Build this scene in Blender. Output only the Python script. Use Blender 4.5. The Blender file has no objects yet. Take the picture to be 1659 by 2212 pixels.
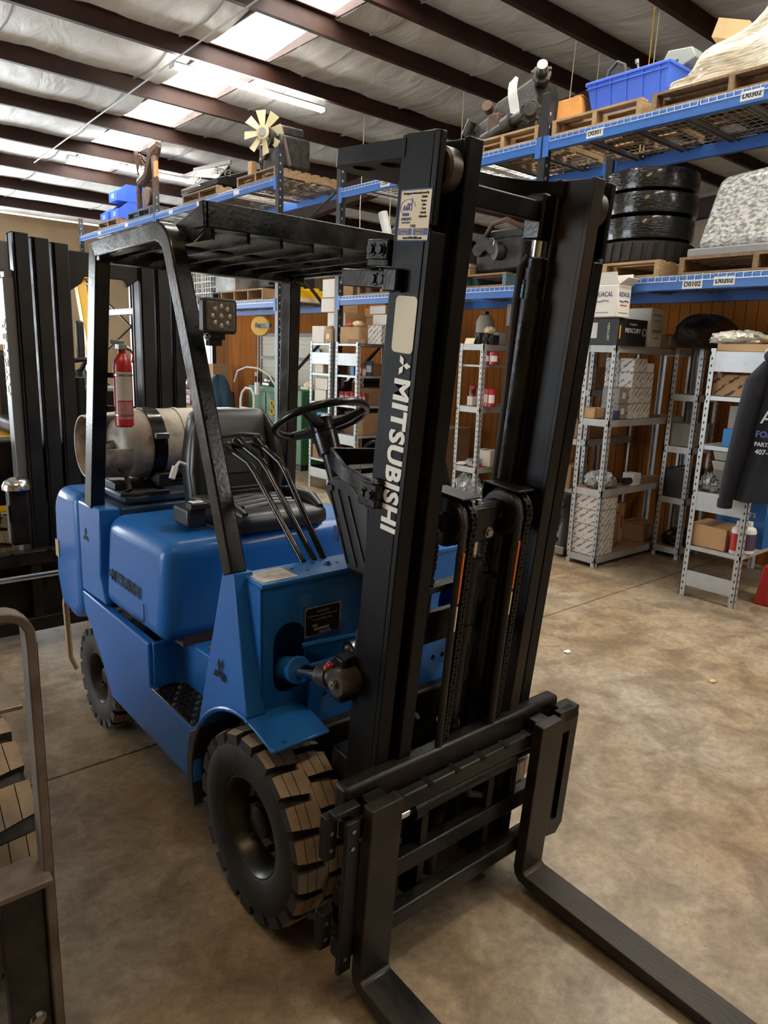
import bpy, bmesh, math, random
from mathutils import Vector, Matrix
random.seed(7)
S = bpy.context.scene
COL = S.collection
PI = math.pi
R = math.radians

# ---------------------------------------------------------------- camera
def make_camera():
    yaw, pitch, roll = R(40.51), R(-12.47), R(2.128)
    f = Vector((math.sin(yaw)*math.cos(pitch), math.cos(yaw)*math.cos(pitch), math.sin(pitch)))
    r = Vector((math.cos(yaw), -math.sin(yaw), 0)); u = r.cross(f)
    r2 = r*math.cos(roll)+u*math.sin(roll); u2 = u*math.cos(roll)-r*math.sin(roll)
    cd = bpy.data.cameras.new('camera'); co = bpy.data.objects.new('camera', cd); COL.objects.link(co)
    m = Matrix((r2, u2, -f)).transposed().to_4x4(); m.translation = Vector((-1.4164, -1.6716, 1.6936))
    co.matrix_world = m
    cd.sensor_fit = 'HORIZONTAL'; cd.sensor_width = 36; cd.lens = 36*1538/1659
    cd.clip_start = .02; cd.clip_end = 100
    S.camera = co
make_camera()

# ---------------------------------------------------------------- world, daylight, exposure
SKYLIGHT = 19.0
TUBE = 88.0
w = bpy.data.worlds.new('World'); S.world = w; w.use_nodes = True
bg = w.node_tree.nodes['Background']; bg.inputs[0].default_value = (.80, .90, 1, 1); bg.inputs[1].default_value = 9.0
def area(name, loc, rot, sx, sy, power, col):
    l = bpy.data.lights.new(name, 'AREA'); l.shape = 'RECTANGLE'; l.size = sx; l.size_y = sy; l.energy = power; l.color = col
    o = bpy.data.objects.new(name, l); COL.objects.link(o); o.location = loc; o.rotation_euler = rot
    return o
# daylight coming in through the two open roll-up doors of the building
area('daylight_side_door', (-8.05, 5.3, 1.9), (0, R(-90), 0), 3.6, 4.4, 105, (.93, .97, 1))
area('daylight_far_door', (-4.4, 18.3, 1.95), (R(-90), 0, 0), 5.0, 3.7, 330, (.93, .97, 1))
area('daylight_back_door', (2.6, 18.25, 1.6), (R(-90), 0, 0), 3.0, 3.0, 420, (.9, .96, 1))
S.view_settings.view_transform = 'Standard'; S.view_settings.look = 'None'
S.view_settings.gamma = 1; S.view_settings.use_curve_mapping = False
S.view_settings.exposure = -0.15
S.cycles.max_bounces = 5; S.cycles.diffuse_bounces = 3; S.cycles.glossy_bounces = 2; S.cycles.transmission_bounces = 2
S.cycles.caustics_reflective = False; S.cycles.caustics_refractive = False; S.cycles.adaptive_threshold = .03

# ---------------------------------------------------------------- helpers
def link(name, me, mat=None, parent=None):
    o = bpy.data.objects.new(name, me); COL.objects.link(o)
    if mat:
        for m_ in (mat if isinstance(mat, (list, tuple)) else [mat]): me.materials.append(m_)
    if parent: o.parent = parent
    return o
def tag(o, label=None, cat=None, group=None, kind=None):
    if label: o['label'] = label
    if cat: o['category'] = cat
    if group: o['group'] = group
    if kind: o['kind'] = kind
    return o
def thing(name, label, cat, loc=(0, 0, 0), rz=0, group=None):
    o = bpy.data.objects.new(name, None); COL.objects.link(o); o.empty_display_size = .1
    o.location = loc; o.rotation_euler = (0, 0, rz)
    return tag(o, label, cat, group)
def dup(o, parent=None):
    c = o.copy(); COL.objects.link(c); c.parent = parent
    for ch in o.children: dup(ch, c)
    return c

class MB:
    """collects shapes in one bmesh and links them as one mesh object"""
    def __init__(s, M=None): s.bm = bmesh.new(); s.M = M
    def _v(s, pts): return [s.bm.verts.new(p) for p in pts]
    def face(s, pts, mi=0):
        f = s.bm.faces.new(s._v(pts)); f.material_index = mi; return f
    def box(s, x0, x1, y0, y1, z0, z1, M=None, mi=0):
        p = [Vector((x, y, z)) for z in (z0, z1) for y in (y0, y1) for x in (x0, x1)]
        if M is not None: p = [M @ q for q in p]
        v = s._v(p)
        for a in ((0, 2, 3, 1), (4, 5, 7, 6), (0, 1, 5, 4), (2, 6, 7, 3), (0, 4, 6, 2), (1, 3, 7, 5)):
            f = s.bm.faces.new([v[i] for i in a]); f.material_index = mi
        return s
    def cbox(s, c, d, rz=0, rx=0, ry=0, mi=0):
        M = Matrix.Translation(c) @ Matrix.Rotation(rz, 4, 'Z') @ Matrix.Rotation(ry, 4, 'Y') @ Matrix.Rotation(rx, 4, 'X')
        return s.box(-d[0]/2, d[0]/2, -d[1]/2, d[1]/2, -d[2]/2, d[2]/2, M, mi)
    def hexa(s, a, b, mi=0):
        """two quads (4 pts each, same order) joined into a solid"""
        v = s._v(list(a)+list(b))
        for q in ((3, 2, 1, 0), (4, 5, 6, 7), (0, 1, 5, 4), (1, 2, 6, 5), (2, 3, 7, 6), (3, 0, 4, 7)):
            f = s.bm.faces.new([v[i] for i in q]); f.material_index = mi
        return s
    def prism(s, poly, axis, a, b, M=None, mi=0):
        def P(p, t):
            q = Vector((t, p[0], p[1])) if axis == 0 else Vector((p[0], t, p[1])) if axis == 1 else Vector((p[0], p[1], t))
            return M @ q if M is not None else q
        A = s._v([P(p, a) for p in poly]); B = s._v([P(p, b) for p in poly]); n = len(poly)
        fs = [s.bm.faces.new(A[::-1]), s.bm.faces.new(B)]
        for i in range(n): fs.append(s.bm.faces.new((A[i], A[(i+1) % n], B[(i+1) % n], B[i])))
        for f in fs: f.material_index = mi
        return s
    def cyl(s, p, q, r, r2=None, n=14, mi=0, caps=True):
        p = Vector(p); q = Vector(q); d = (q-p).normalized(); r2 = r if r2 is None else r2
        u = d.orthogonal().normalized(); w_ = d.cross(u)
        A = s._v([p+(u*math.cos(t)+w_*math.sin(t))*r for t in [2*PI*i/n for i in range(n)]])
        B = s._v([q+(u*math.cos(t)+w_*math.sin(t))*r2 for t in [2*PI*i/n for i in range(n)]])
        fs = [s.bm.faces.new((A[i], A[(i+1) % n], B[(i+1) % n], B[i])) for i in range(n)]
        if caps: fs += [s.bm.faces.new(A[::-1]), s.bm.faces.new(B)]
        for f in fs: f.material_index = mi
        return s
    def tube(s, pts, r, n=8, closed=False, mi=0, sec=None, up=None):
        """round tube, or a rectangular one when sec=(w,h) and up is given"""
        pts = [Vector(p) for p in pts]; N = len(pts); rings = []
        u = None
        for i, p in enumerate(pts):
            a = pts[i-1] if (i or closed) else p; b = pts[(i+1) % N] if (i < N-1 or closed) else p
            d = (b-a).normalized()
            if up is not None:
                w_ = d.cross(Vector(up)).normalized(); u = w_.cross(d).normalized()
                k = 1.0
                if 0 < i < N-1 or closed:
                    d1 = (p-a).normalized(); k = 1/max(.5, d1.dot(d))
            else:
                if u is None: u = d.orthogonal().normalized()
                u = (u-d*u.dot(d)).normalized(); w_ = d.cross(u); k = 1
            if sec: ring = [p+w_*(sx*sec[0]/2)+u*(sy*sec[1]/2*k) for sx, sy in ((-1, -1), (1, -1), (1, 1), (-1, 1))]
            else:
                rr = r[i] if isinstance(r, (list, tuple)) else r
                ring = [p+(u*math.cos(2*PI*j/n)+w_*math.sin(2*PI*j/n))*rr for j in range(n)]
            rings.append(s._v(ring))
        m = len(rings[0])
        for i in range(N if closed else N-1):
            A = rings[i]; B = rings[(i+1) % N]
            for j in range(m):
                f = s.bm.faces.new((A[j], A[(j+1) % m], B[(j+1) % m], B[j])); f.material_index = mi
        if not closed:
            s.bm.faces.new(rings[0][::-1]).material_index = mi; s.bm.faces.new(rings[-1]).material_index = mi
        return s
    def lathe(s, prof, c=(0, 0, 0), axis='Z', n=32, mi=0, closed=False, cap0=True):
        """prof = [(radius, height)...] along the axis"""
        c = Vector(c); rings = []
        for r_, h in prof:
            ring = []
            for i in range(n):
                t = 2*PI*i/n; a, b = r_*math.cos(t), r_*math.sin(t)
                q = Vector((a, b, h)) if axis == 'Z' else Vector((h, a, b)) if axis == 'X' else Vector((b, h, a))
                ring.append(c+q)
            rings.append(s._v(ring))
        K = len(prof)
        for k in range(K if closed else K-1):
            A = rings[k]; B = rings[(k+1) % K]
            for i in range(n):
                f = s.bm.faces.new((A[i], A[(i+1) % n], B[(i+1) % n], B[i])); f.material_index = mi
        if not closed:
            if prof[0][0] > 1e-5 and cap0: s.bm.faces.new(rings[0][::-1]).material_index = mi
            if prof[-1][0] > 1e-5: s.bm.faces.new(rings[-1]).material_index = mi
        return s
    def sph(s, c, r, n=12, m=8, sc=(1, 1, 1), mi=0):
        pr = [(max(1e-6, r*math.sin(PI*k/m)), -r*math.cos(PI*k/m)) for k in range(m+1)]
        b0 = len(s.bm.verts); s.lathe(pr, (0, 0, 0), 'Z', n, mi); s.bm.verts.ensure_lookup_table()
        for v in s.bm.verts[b0:]: v.co = Vector((v.co.x*sc[0]+c[0], v.co.y*sc[1]+c[1], v.co.z*sc[2]+c[2]))
        return s
    def grid(s, fn, nu, nv, mi=0, thick=None):
        V = [[s.bm.verts.new(fn(i/nu, j/nv)) for j in range(nv+1)] for i in range(nu+1)]
        for i in range(nu):
            for j in range(nv):
                s.bm.faces.new((V[i][j], V[i+1][j], V[i+1][j+1], V[i][j+1])).material_index = mi
        return s
    def mesh(s, name, ang=38, weld=True):
        if weld: bmesh.ops.remove_doubles(s.bm, verts=s.bm.verts, dist=1e-5)
        bmesh.ops.recalc_face_normals(s.bm, faces=s.bm.faces)
        if s.M is not None: bmesh.ops.transform(s.bm, matrix=s.M, verts=s.bm.verts)
        lim = R(ang)
        for e in s.bm.edges:
            e.smooth = len(e.link_faces) == 2 and e.calc_face_angle(0) < lim
        for f in s.bm.faces: f.smooth = True
        me = bpy.data.meshes.new(name); s.bm.to_mesh(me); s.bm.free(); return me
    def build(s, name, mat, parent=None, bevel=0, seg=2, ang=38, sub=0, solid=0):
        o = link(name, s.mesh(name, ang), mat, parent)
        if solid:
            m_ = o.modifiers.new('solid', 'SOLIDIFY'); m_.thickness = solid; m_.offset = 0
        if bevel:
            m_ = o.modifiers.new('bevel', 'BEVEL'); m_.width = bevel; m_.segments = seg; m_.limit_method = 'ANGLE'; m_.angle_limit = R(35)
        if sub:
            m_ = o.modifiers.new('sub', 'SUBSURF'); m_.levels = sub; m_.render_levels = sub
        return o

def text(name, body, size, M, mat, parent, bold=0, sx=1.0, depth=.0006, space=1.0, align='CENTER'):
    c = bpy.data.curves.new(name, 'FONT'); c.body = body; c.size = size; c.extrude = depth; c.offset = bold
    c.align_x = align; c.align_y = 'CENTER'; c.space_character = space; c.resolution_u = 3
    t = bpy.data.objects.new('tmp_text', c)
    me = bpy.data.meshes.new_from_object(t); bpy.data.objects.remove(t); bpy.data.curves.remove(c)
    me.transform(M @ Matrix.Diagonal((sx, 1, 1, 1)))
    me.name = name
    me.materials.clear()
    return link(name, me, mat, parent)
def frame_M(o, xdir, ydir):
    x = Vector(xdir).normalized(); y = Vector(ydir); y = (y-x*y.dot(x)).normalized(); z = x.cross(y)
    m = Matrix((x, y, z)).transposed().to_4x4(); m.translation = Vector(o); return m
def arc(c, r, a0, a1, n, plane='yz', x=0):
    out = []
    for i in range(n+1):
        t = R(a0+(a1-a0)*i/n); a, b = c[0]+r*math.cos(t), c[1]+r*math.sin(t)
        out.append((x, a, b) if plane == 'yz' else (a, x, b) if plane == 'xz' else (a, b, x))
    return out
def rounded(w_, h_, r, n=4):
    o = []
    for cx, cy, a in ((w_/2-r, h_/2-r, 0), (-w_/2+r, h_/2-r, 90), (-w_/2+r, -h_/2+r, 180), (w_/2-r, -h_/2+r, 270)):
        for i in range(n+1):
            t = R(a+90*i/n); o.append((cx+r*math.cos(t), cy+r*math.sin(t)))
    return o

# ---------------------------------------------------------------- materials (all procedural)
MATS = {}
def mat(name, col, rough=.5, metal=0, col2=None, scale=8, var=.5, bump=0, bscale=60, coat=0, spec=.5, detail=6, stretch=None, lo=.35, hi=.65, emit=0, alpha=1, trans=0, rvar=0, distort=0):
    if name in MATS: return MATS[name]
    m = bpy.data.materials.new(name); m.use_nodes = True; nt = m.node_tree; N = nt.nodes; L = nt.links
    b = N['Principled BSDF']
    b.inputs['Base Color'].default_value = (*col, 1); b.inputs['Roughness'].default_value = rough; b.inputs['Metallic'].default_value = metal
    b.inputs['Specular IOR Level'].default_value = spec
    if coat: b.inputs['Coat Weight'].default_value = coat; b.inputs['Coat Roughness'].default_value = .12
    if trans: b.inputs['Transmission Weight'].default_value = trans
    if alpha < 1: b.inputs['Alpha'].default_value = alpha
    if emit: b.inputs['Emission Color'].default_value = (*col, 1); b.inputs['Emission Strength'].default_value = emit
    tc = N.new('ShaderNodeTexCoord'); src = tc.outputs['Object']
    if stretch:
        mp = N.new('ShaderNodeMapping'); mp.inputs['Scale'].default_value = stretch; L.new(src, mp.inputs[0]); src = mp.outputs[0]
    if col2 is not None:
        nz = N.new('ShaderNodeTexNoise'); nz.inputs['Scale'].default_value = scale; nz.inputs['Detail'].default_value = detail; nz.inputs['Roughness'].default_value = .6
        nz.inputs['Distortion'].default_value = distort
        L.new(src, nz.inputs['Vector'])
        rp = N.new('ShaderNodeValToRGB'); rp.color_ramp.elements[0].position = lo; rp.color_ramp.elements[1].position = hi
        rp.color_ramp.elements[0].color = (*col, 1); rp.color_ramp.elements[1].color = (*col2, 1)
        L.new(nz.outputs['Fac'], rp.inputs[0]); L.new(rp.outputs[0], b.inputs['Base Color'])
        if emit: L.new(rp.outputs[0], b.inputs['Emission Color'])
        if rvar:
            mr = N.new('ShaderNodeMapRange'); mr.inputs[1].default_value = .3; mr.inputs[2].default_value = .7
            mr.inputs[3].default_value = max(.05, rough-rvar); mr.inputs[4].default_value = min(1, rough+rvar)
            L.new(nz.outputs['Fac'], mr.inputs[0]); L.new(mr.outputs[0], b.inputs['Roughness'])
    if bump:
        bz = N.new('ShaderNodeTexNoise'); bz.inputs['Scale'].default_value = bscale; bz.inputs['Detail'].default_value = 4
        L.new(src, bz.inputs['Vector'])
        bp = N.new('ShaderNodeBump'); bp.inputs['Strength'].default_value = bump; bp.inputs['Distance'].default_value = .01
        L.new(bz.outputs['Fac'], bp.inputs['Height']); L.new(bp.outputs[0], b.inputs['Normal'])
    MATS[name] = m; return m
M_blue = mat('blue_truck_paint', (.010, .112, .385), .42, col2=(.013, .130, .430), scale=3, coat=.28, spec=.22, bump=.02, bscale=30)
M_black = mat('black_truck_paint', (.003, .003, .0034), .22, col2=(.005, .0045, .004), scale=9, spec=.42, bump=.05, bscale=90, rvar=.1)
M_mast = mat('black_mast_paint', (.0028, .0028, .0032), .42, col2=(.007, .006, .005), scale=5, spec=.16, bump=.06, bscale=120, rvar=.12)
M_grease = mat('greasy_black_steel', (.005, .0045, .004), .34, spec=.3, col2=(.014, .010, .0065), scale=14, bump=.12, bscale=70, rvar=.12)
M_rustrail = mat('brown_oxide_mast_steel', (.006, .005, .0045), .5, spec=.25, col2=(.06, .036, .02), scale=4, detail=8, stretch=(1, 1, .35), bump=.06, lo=.42, hi=.75)
M_fork = mat('worn_fork_steel', (.010, .0085, .007), .42, spec=.3, col2=(.045, .034, .024), scale=9, detail=10, bump=.08, bscale=140, rvar=.15, metal=.25, stretch=(1, .35, 1))
M_carriage = mat('dark_carriage_steel', (.006, .0052, .0043), .38, spec=.28, col2=(.015, .0115, .008), scale=9, bump=.1, bscale=80, rvar=.12)
M_rubber = mat('black_tyre_rubber', (.012, .0105, .009), .7, col2=(.028, .022, .016), scale=12, bump=.1, bscale=60)
M_dust = mat('dusty_tread_rubber', (.21, .155, .10), .85, col2=(.31, .235, .16), scale=14, bump=.06, bscale=90)
M_vinyl = mat('black_seat_vinyl', (.012, .012, .012), .36, col2=(.018, .017, .016), scale=20, bump=.05, bscale=250)
M_chrome = mat('chrome_steel', (.75, .72, .68), .16, metal=1)
M_steel = mat('bare_steel', (.42, .41, .40), .35, metal=1, col2=(.30, .28, .26), scale=20)
M_white = mat('white_paint', (.72, .71, .68), .5)
M_cream = mat('cream_decal', (.78, .66, .44), .5, col2=(.70, .58, .38), scale=12)
M_letter = mat('white_vinyl_lettering', (.85, .82, .74), .5)
M_blackletter = mat('black_vinyl_lettering', (.004, .004, .005), .5, spec=.2)
M_red = mat('red_paint', (.42, .012, .014), .35, coat=.3)
M_orange = mat('orange_hose_stripe', (.75, .16, .03), .6)
M_yellow = mat('yellow_machine_paint', (.85, .50, .01), .42, col2=(.74, .42, .01), scale=5)
M_galv = mat('galvanised_shelf_steel', (.44, .46, .46), .42, metal=.35, col2=(.52, .54, .54), scale=10)
M_plastic = mat('black_plastic', (.012, .012, .012), .45)
M_wood = mat('pallet_wood', (.30, .185, .095), .8, col2=(.17, .10, .05), scale=9, stretch=(1, 6, 6), bump=.15, bscale=40)
M_woodlight = mat('fresh_pallet_wood', (.46, .30, .15), .8, col2=(.32, .19, .09), scale=9, stretch=(6, 1, 6), bump=.15, bscale=40)
M_board = mat('particle_board', (.34, .20, .12), .8, col2=(.26, .15, .09), scale=30)
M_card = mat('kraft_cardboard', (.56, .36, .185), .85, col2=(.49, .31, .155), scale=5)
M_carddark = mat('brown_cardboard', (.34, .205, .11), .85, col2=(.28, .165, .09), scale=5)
M_cardwhite = mat('white_cardboard', (.88, .84, .77), .8, col2=(.82, .77, .69), scale=4)
M_tape = mat('brown_tape', (.36, .23, .11), .3)
M_rackblue = mat('blue_rack_paint', (.030, .125, .42), .42, col2=(.035, .15, .48), scale=3)
M_rackblack = mat('black_rack_post', (.012, .013, .016), .35, col2=(.03, .03, .034), scale=8)
M_wire = mat('zinc_wire', (.62, .63, .62), .4, metal=.5)
M_binblue = mat('blue_plastic_bin', (.045, .12, .62), .4, col2=(.05, .14, .68), scale=4)
M_paper = mat('white_paper', (.78, .77, .73), .7)
M_engine = mat('dirty_engine_iron', (.010, .010, .0095), .5, col2=(.036, .030, .023), scale=14, bump=.2, bscale=40, metal=.2)
M_rusty = mat('rusty_brown_iron', (.10, .05, .028), .75, col2=(.045, .028, .02), scale=12, bump=.2, bscale=50)
# ---------------------------------------------------------------- the building
M_floor = mat('concrete_floor', (.30, .265, .215), .5)
def floor_nodes():
    m = M_floor; nt = m.node_tree; N = nt.nodes; L = nt.links; b = N['Principled BSDF']
    tc = N['Texture Coordinate'] if 'Texture Coordinate' in N else N.new('ShaderNodeTexCoord')
    def noise(sc, det, dist=0, rough=.6, st=None):
        n = N.new('ShaderNodeTexNoise'); n.inputs['Scale'].default_value = sc; n.inputs['Detail'].default_value = det
        n.inputs['Roughness'].default_value = rough; n.inputs['Distortion'].default_value = dist
        if st:
            mp = N.new('ShaderNodeMapping'); mp.inputs['Scale'].default_value = st; mp.inputs['Rotation'].default_value = (0, 0, .5)
            L.new(tc.outputs['Object'], mp.inputs[0]); L.new(mp.outputs[0], n.inputs['Vector'])
        else: L.new(tc.outputs['Object'], n.inputs['Vector'])
        return n
    def ramp(src, p0, c0, p1, c1):
        r = N.new('ShaderNodeValToRGB'); e = r.color_ramp.elements; e[0].position = p0; e[1].position = p1; e[0].color = (*c0, 1); e[1].color = (*c1, 1)
        L.new(src, r.inputs[0]); return r
    def mix(a, bb, fac, mode='MULTIPLY'):
        x = N.new('ShaderNodeMix'); x.data_type = 'RGBA'; x.blend_type = mode
        if isinstance(fac, (int, float)): x.inputs[0].default_value = fac
        else: L.new(fac, x.inputs[0])
        L.new(a, x.inputs[6]); L.new(bb, x.inputs[7]); return x.outputs[2]
    big = ramp(noise(.9, 5, .6).outputs[0], .30, (.25, .17, .09), .68, (.335, .285, .22))
    mid = ramp(noise(4.5, 8, .8).outputs[0], .40, (.58, .53, .46), .60, (1.1, 1.08, 1.04))
    fine = ramp(noise(26, 9, .3, .75).outputs[0], .36, (.66, .64, .62), .62, (1.18, 1.18, 1.16))
    pits = ramp(noise(75, 4, 0, .6).outputs[0], .28, (.30, .27, .24), .36, (1, 1, 1))
    stain = ramp(noise(1.7, 9, 1.6, .7).outputs[0], .62, (1, 1, 1), .72, (.40, .33, .26))
    scuff = ramp(noise(3.2, 7, .5, .75, (1, 7, 1)).outputs[0], .60, (1, 1, 1), .76, (1.35, 1.33, 1.28))
    c = mix(big.outputs[0], mid.outputs[0], .8); c = mix(c, fine.outputs[0], .8); c = mix(c, stain.outputs[0], .75); c = mix(c, scuff.outputs[0], .8); c = mix(c, pits.outputs[0], .8)
    L.new(c, b.inputs['Base Color'])
    mr = N.new('ShaderNodeMapRange'); mr.inputs[1].default_value = .3; mr.inputs[2].default_value = .7; mr.inputs[3].default_value = .34; mr.inputs[4].default_value = .62
    L.new(noise(3, 6, .5).outputs[0], mr.inputs[0]); L.new(mr.outputs[0], b.inputs['Roughness'])
    bp = N.new('ShaderNodeBump'); bp.inputs['Strength'].default_value = .12; bp.inputs['Distance'].default_value = .01
    L.new(noise(45, 5, 0, .7).outputs[0], bp.inputs['Height']); L.new(bp.outputs[0], b.inputs['Normal'])
floor_nodes()
M_joint = mat('dark_joint_filler', (.035, .028, .02), .9)
FX0, FX1, FY0, FY1 = -8, 15.1, -9, 18.4
fl = tag(MB().box(FX0, FX1, FY0, FY1, -.12, -.03).build('floor', M_joint), kind='structure')
fl['label'] = 'stained brown and grey concrete floor with a saw-cut joint'
ys = [FY0, -3.5, 1.08, 5.66, 10.24, FY1]
for i in range(len(ys)-1):
    MB().box(FX0, FX1, ys[i]+.0045, ys[i+1]-.0045, -.03, 0).build('slab', M_floor, fl, bevel=.003, seg=1)

# --- walls
M_wallup = mat('tan_wall_board', (.50, .37, .23), .8, col2=(.42, .31, .19), scale=1.2)
M_wallin = mat('vinyl_faced_wall_insulation', (.34, .27, .19), .75, col2=(.29, .23, .165), scale=.8)
M_tapewhite = mat('white_seam_tape', (.66, .64, .58), .6)
def struct(o, label): o['kind'] = 'structure'; o['label'] = label; return o
struct(MB().box(FX0, -6.9, FY1, FY1+.15, 0, 4.7).box(-6.9, -1.9, FY1, FY1+.15, 3.8, 4.7).box(-1.9, 1.0, FY1, FY1+.15, 0, 4.7).box(4.2, FX1, FY1, FY1+.15, 0, 4.7).box(1.0, 4.2, FY1, FY1+.15, 3.2, 4.7).build('wall_back', M_wallup), 'tan back wall above the racks')
struct(MB().box(FX1, FX1+.15, FY0, FY1+.15, 0, 6.4).build('wall_right', M_wallin), 'insulated end wall with white seam tape')
wr = bpy.data.objects['wall_right']
for y in (4.3, 5.9, 7.6, 9.2, 10.8): MB().box(FX1-.01, FX1, y-.09, y+.09, 0, 5.6).build('seam_tape', M_tapewhite, wr)
MB().box(FX1-.012, FX1-.002, FY0, FY1, 3.72, 3.9).build('seam_tape', M_tapewhite, wr)
struct(MB().box(FX0-.15, FX0, FY0, 3.1, 0, 6.2).box(FX0-.15, FX0, 7.5, FY1+.15, 0, 6.2).box(FX0-.15, FX0, 3.1, 7.5, 3.7, 6.2).build('wall_left', M_wallup), 'left wall with an open roll-up door')
struct(MB().box(FX0-.15, FX1+.15, FY0-.15, FY0, 0, 6.4).build('wall_front', M_wallup), 'front wall behind the camera')

# --- roof: purlins every 1.52 m, sagging white insulation, translucent strips
RH, RS, RY = 5.87, .0735, 5.0
def roofz(y): return RH-RS*y if y > RY else RH-RS*RY-RS*(RY-y)
M_insul = mat('white_vinyl_roof_insulation', (.66, .67, .66), .5)
def insul_nodes():
    nt = M_insul.node_tree; N = nt.nodes; L = nt.links; b = N['Principled BSDF']; tc = N['Texture Coordinate']
    mp = N.new('ShaderNodeMapping'); mp.inputs['Scale'].default_value = (1.3, .5, 1); L.new(tc.outputs['Object'], mp.inputs[0])
    n1 = N.new('ShaderNodeTexNoise'); n1.inputs['Scale'].default_value = 2.2; n1.inputs['Detail'].default_value = 8; n1.inputs['Distortion'].default_value = 1.2
    L.new(mp.outputs[0], n1.inputs['Vector'])
    rp = N.new('ShaderNodeValToRGB'); e = rp.color_ramp.elements; e[0].position = .3; e[1].position = .65; e[0].color = (.60, .58, .53, 1); e[1].color = (.82, .82, .79, 1)
    L.new(n1.outputs[0], rp.inputs[0]); L.new(rp.outputs[0], b.inputs['Base Color'])
    bp = N.new('ShaderNodeBump'); bp.inputs['Strength'].default_value = .9; bp.inputs['Distance'].default_value = .03
    L.new(n1.outputs[0], bp.inputs['Height']); L.new(bp.outputs[0], b.inputs['Normal'])
insul_nodes()
M_purlin = mat('red_oxide_purlin', (.042, .016, .010), .6, spec=.3, col2=(.028, .012, .009), scale=2, rvar=.1)
M_roof = mat('roof_deck', (.3, .3, .3), .8)
M_sky = mat('translucent_roof_panel', (1, .97, .90), .6, emit=SKYLIGHT, col2=(.10, .065, .03), scale=5.5, detail=5, lo=.63, hi=.67, stretch=(1, 2.2, 1))
ce = struct(MB().grid(lambda u, v: (FX0+(FX1-FX0)*u, FY0+(FY1-FY0)*v, roofz(FY0+(FY1-FY0)*v)+.62), 1, 54).build('ceiling', M_roof), 'sloped metal roof with white insulation between dark red purlins')
py = [9.34+1.524*k for k in range(-2, 6)]+[5.35, 4.25, 3.05, 1.75, .3, -1.2, -2.7, -4.2, -5.7, -7.2]
py.sort()
def zsec(y, z, d=.20, fl_=.07):
    return [(y-.0015, z), (y-.0015, z+d-.012), (y-fl_, z+d-.012), (y-fl_, z+d), (y+.0015, z+d), (y+.0015, z+.003), (y+fl_, z+.003), (y+fl_, z+.028), (y+fl_+.003, z+.028), (y+fl_+.003, z)]
for y in py:
    z = roofz(y)
    MB().prism([(a-.09, b) for a, b in zsec(y, z, .22)], 0, FX0, FX1).build('purlin', M_purlin, ce)
# rafters (frames run along y)
for x in (-3.6, 7.95, 14.9):
    for ya, yb in ((FY0, RY), (RY, FY1)):
        za, zb = roofz(ya)-.42, roofz(yb)-.42
        MB().hexa([(x-.02, ya, za), (x+.02, ya, za), (x+.02, ya, za+.42), (x-.02, ya, za+.42)], [(x-.02, yb, zb), (x+.02, yb, zb), (x+.02, yb, zb+.42), (x-.02, yb, zb+.42)]).hexa(
            [(x-.1, ya, za-.02), (x+.1, ya, za-.02), (x+.1, ya, za), (x-.1, ya, za)], [(x-.1, yb, zb-.02), (x+.1, yb, zb-.02), (x+.1, yb, zb), (x-.1, yb, zb)]).build('rafter', M_purlin, ce)
# insulation panels: one per bay between purlins, left and right of the skylight strip
SKX = [(-4.3, -3.75), (3.32, 4.22)]
allp = [FY0]+py+[FY1]
def sag(x0, x1, ya, yb, name='insulation_panel', m_=None, drop=.07):
    def fn(u, v):
        y = ya+(yb-ya)*v; x = x0+(x1-x0)*u
        return (x, y, roofz(y)+.215-drop*math.sin(PI*v)-.012*math.sin(x*5.1+y)*math.sin(PI*v))
    MB().grid(fn, max(2, int((x1-x0)*4)), 8).build(name, m_ or M_insul, ce)
for i in range(len(allp)-1):
    ya, yb = allp[i], allp[i+1]
    sag(FX0, 3.32, ya, yb); sag(4.22, FX1, ya, yb)
    if yb >= 14.5: sag(3.32, 4.22, ya, yb)
    # translucent panels let daylight in; the near ones behind the camera too
    for x0, x1 in (((3.32, 4.22),) if yb < 14.5 else ()):
        MB().grid(lambda u, v: (x0+(x1-x0)*u, ya+(yb-ya)*v, roofz(ya+(yb-ya)*v)+.26), 1, 2).build('skylight_panel', M_sky, ce)
        for xx in (x0, x1):
            MB().box(xx-.012, xx+.012, ya, yb, roofz((ya+yb)/2)+.16, roofz((ya+yb)/2)+.30).build('skylight_curb', M_purlin, ce)
M_seam = mat('grey_insulation_seam', (.30, .29, .27), .7)
for k in range(10):   # seams where two rolls of insulation meet, in the bays near the camera's left
    x = -2.9+1.83*k+.35
    if 3.1 < x < 4.4: x += .9
    for ya, yb in zip(py[8:-1], py[9:]):
        MB().tube([(x+.05*math.sin(PI*v/6), ya+(yb-ya)*v/6, roofz(ya+(yb-ya)*v/6)+.205-.07*math.sin(PI*v/6)) for v in range(7)], .012, n=6).build('seam', M_seam, ce)
# bracing rod under the purlins
MB().tube([(3.0, 5.2, 5.37), (2.55, 12.9, 4.80)], .011, n=6).build('bracing_rod', M_galv, ce)

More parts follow.
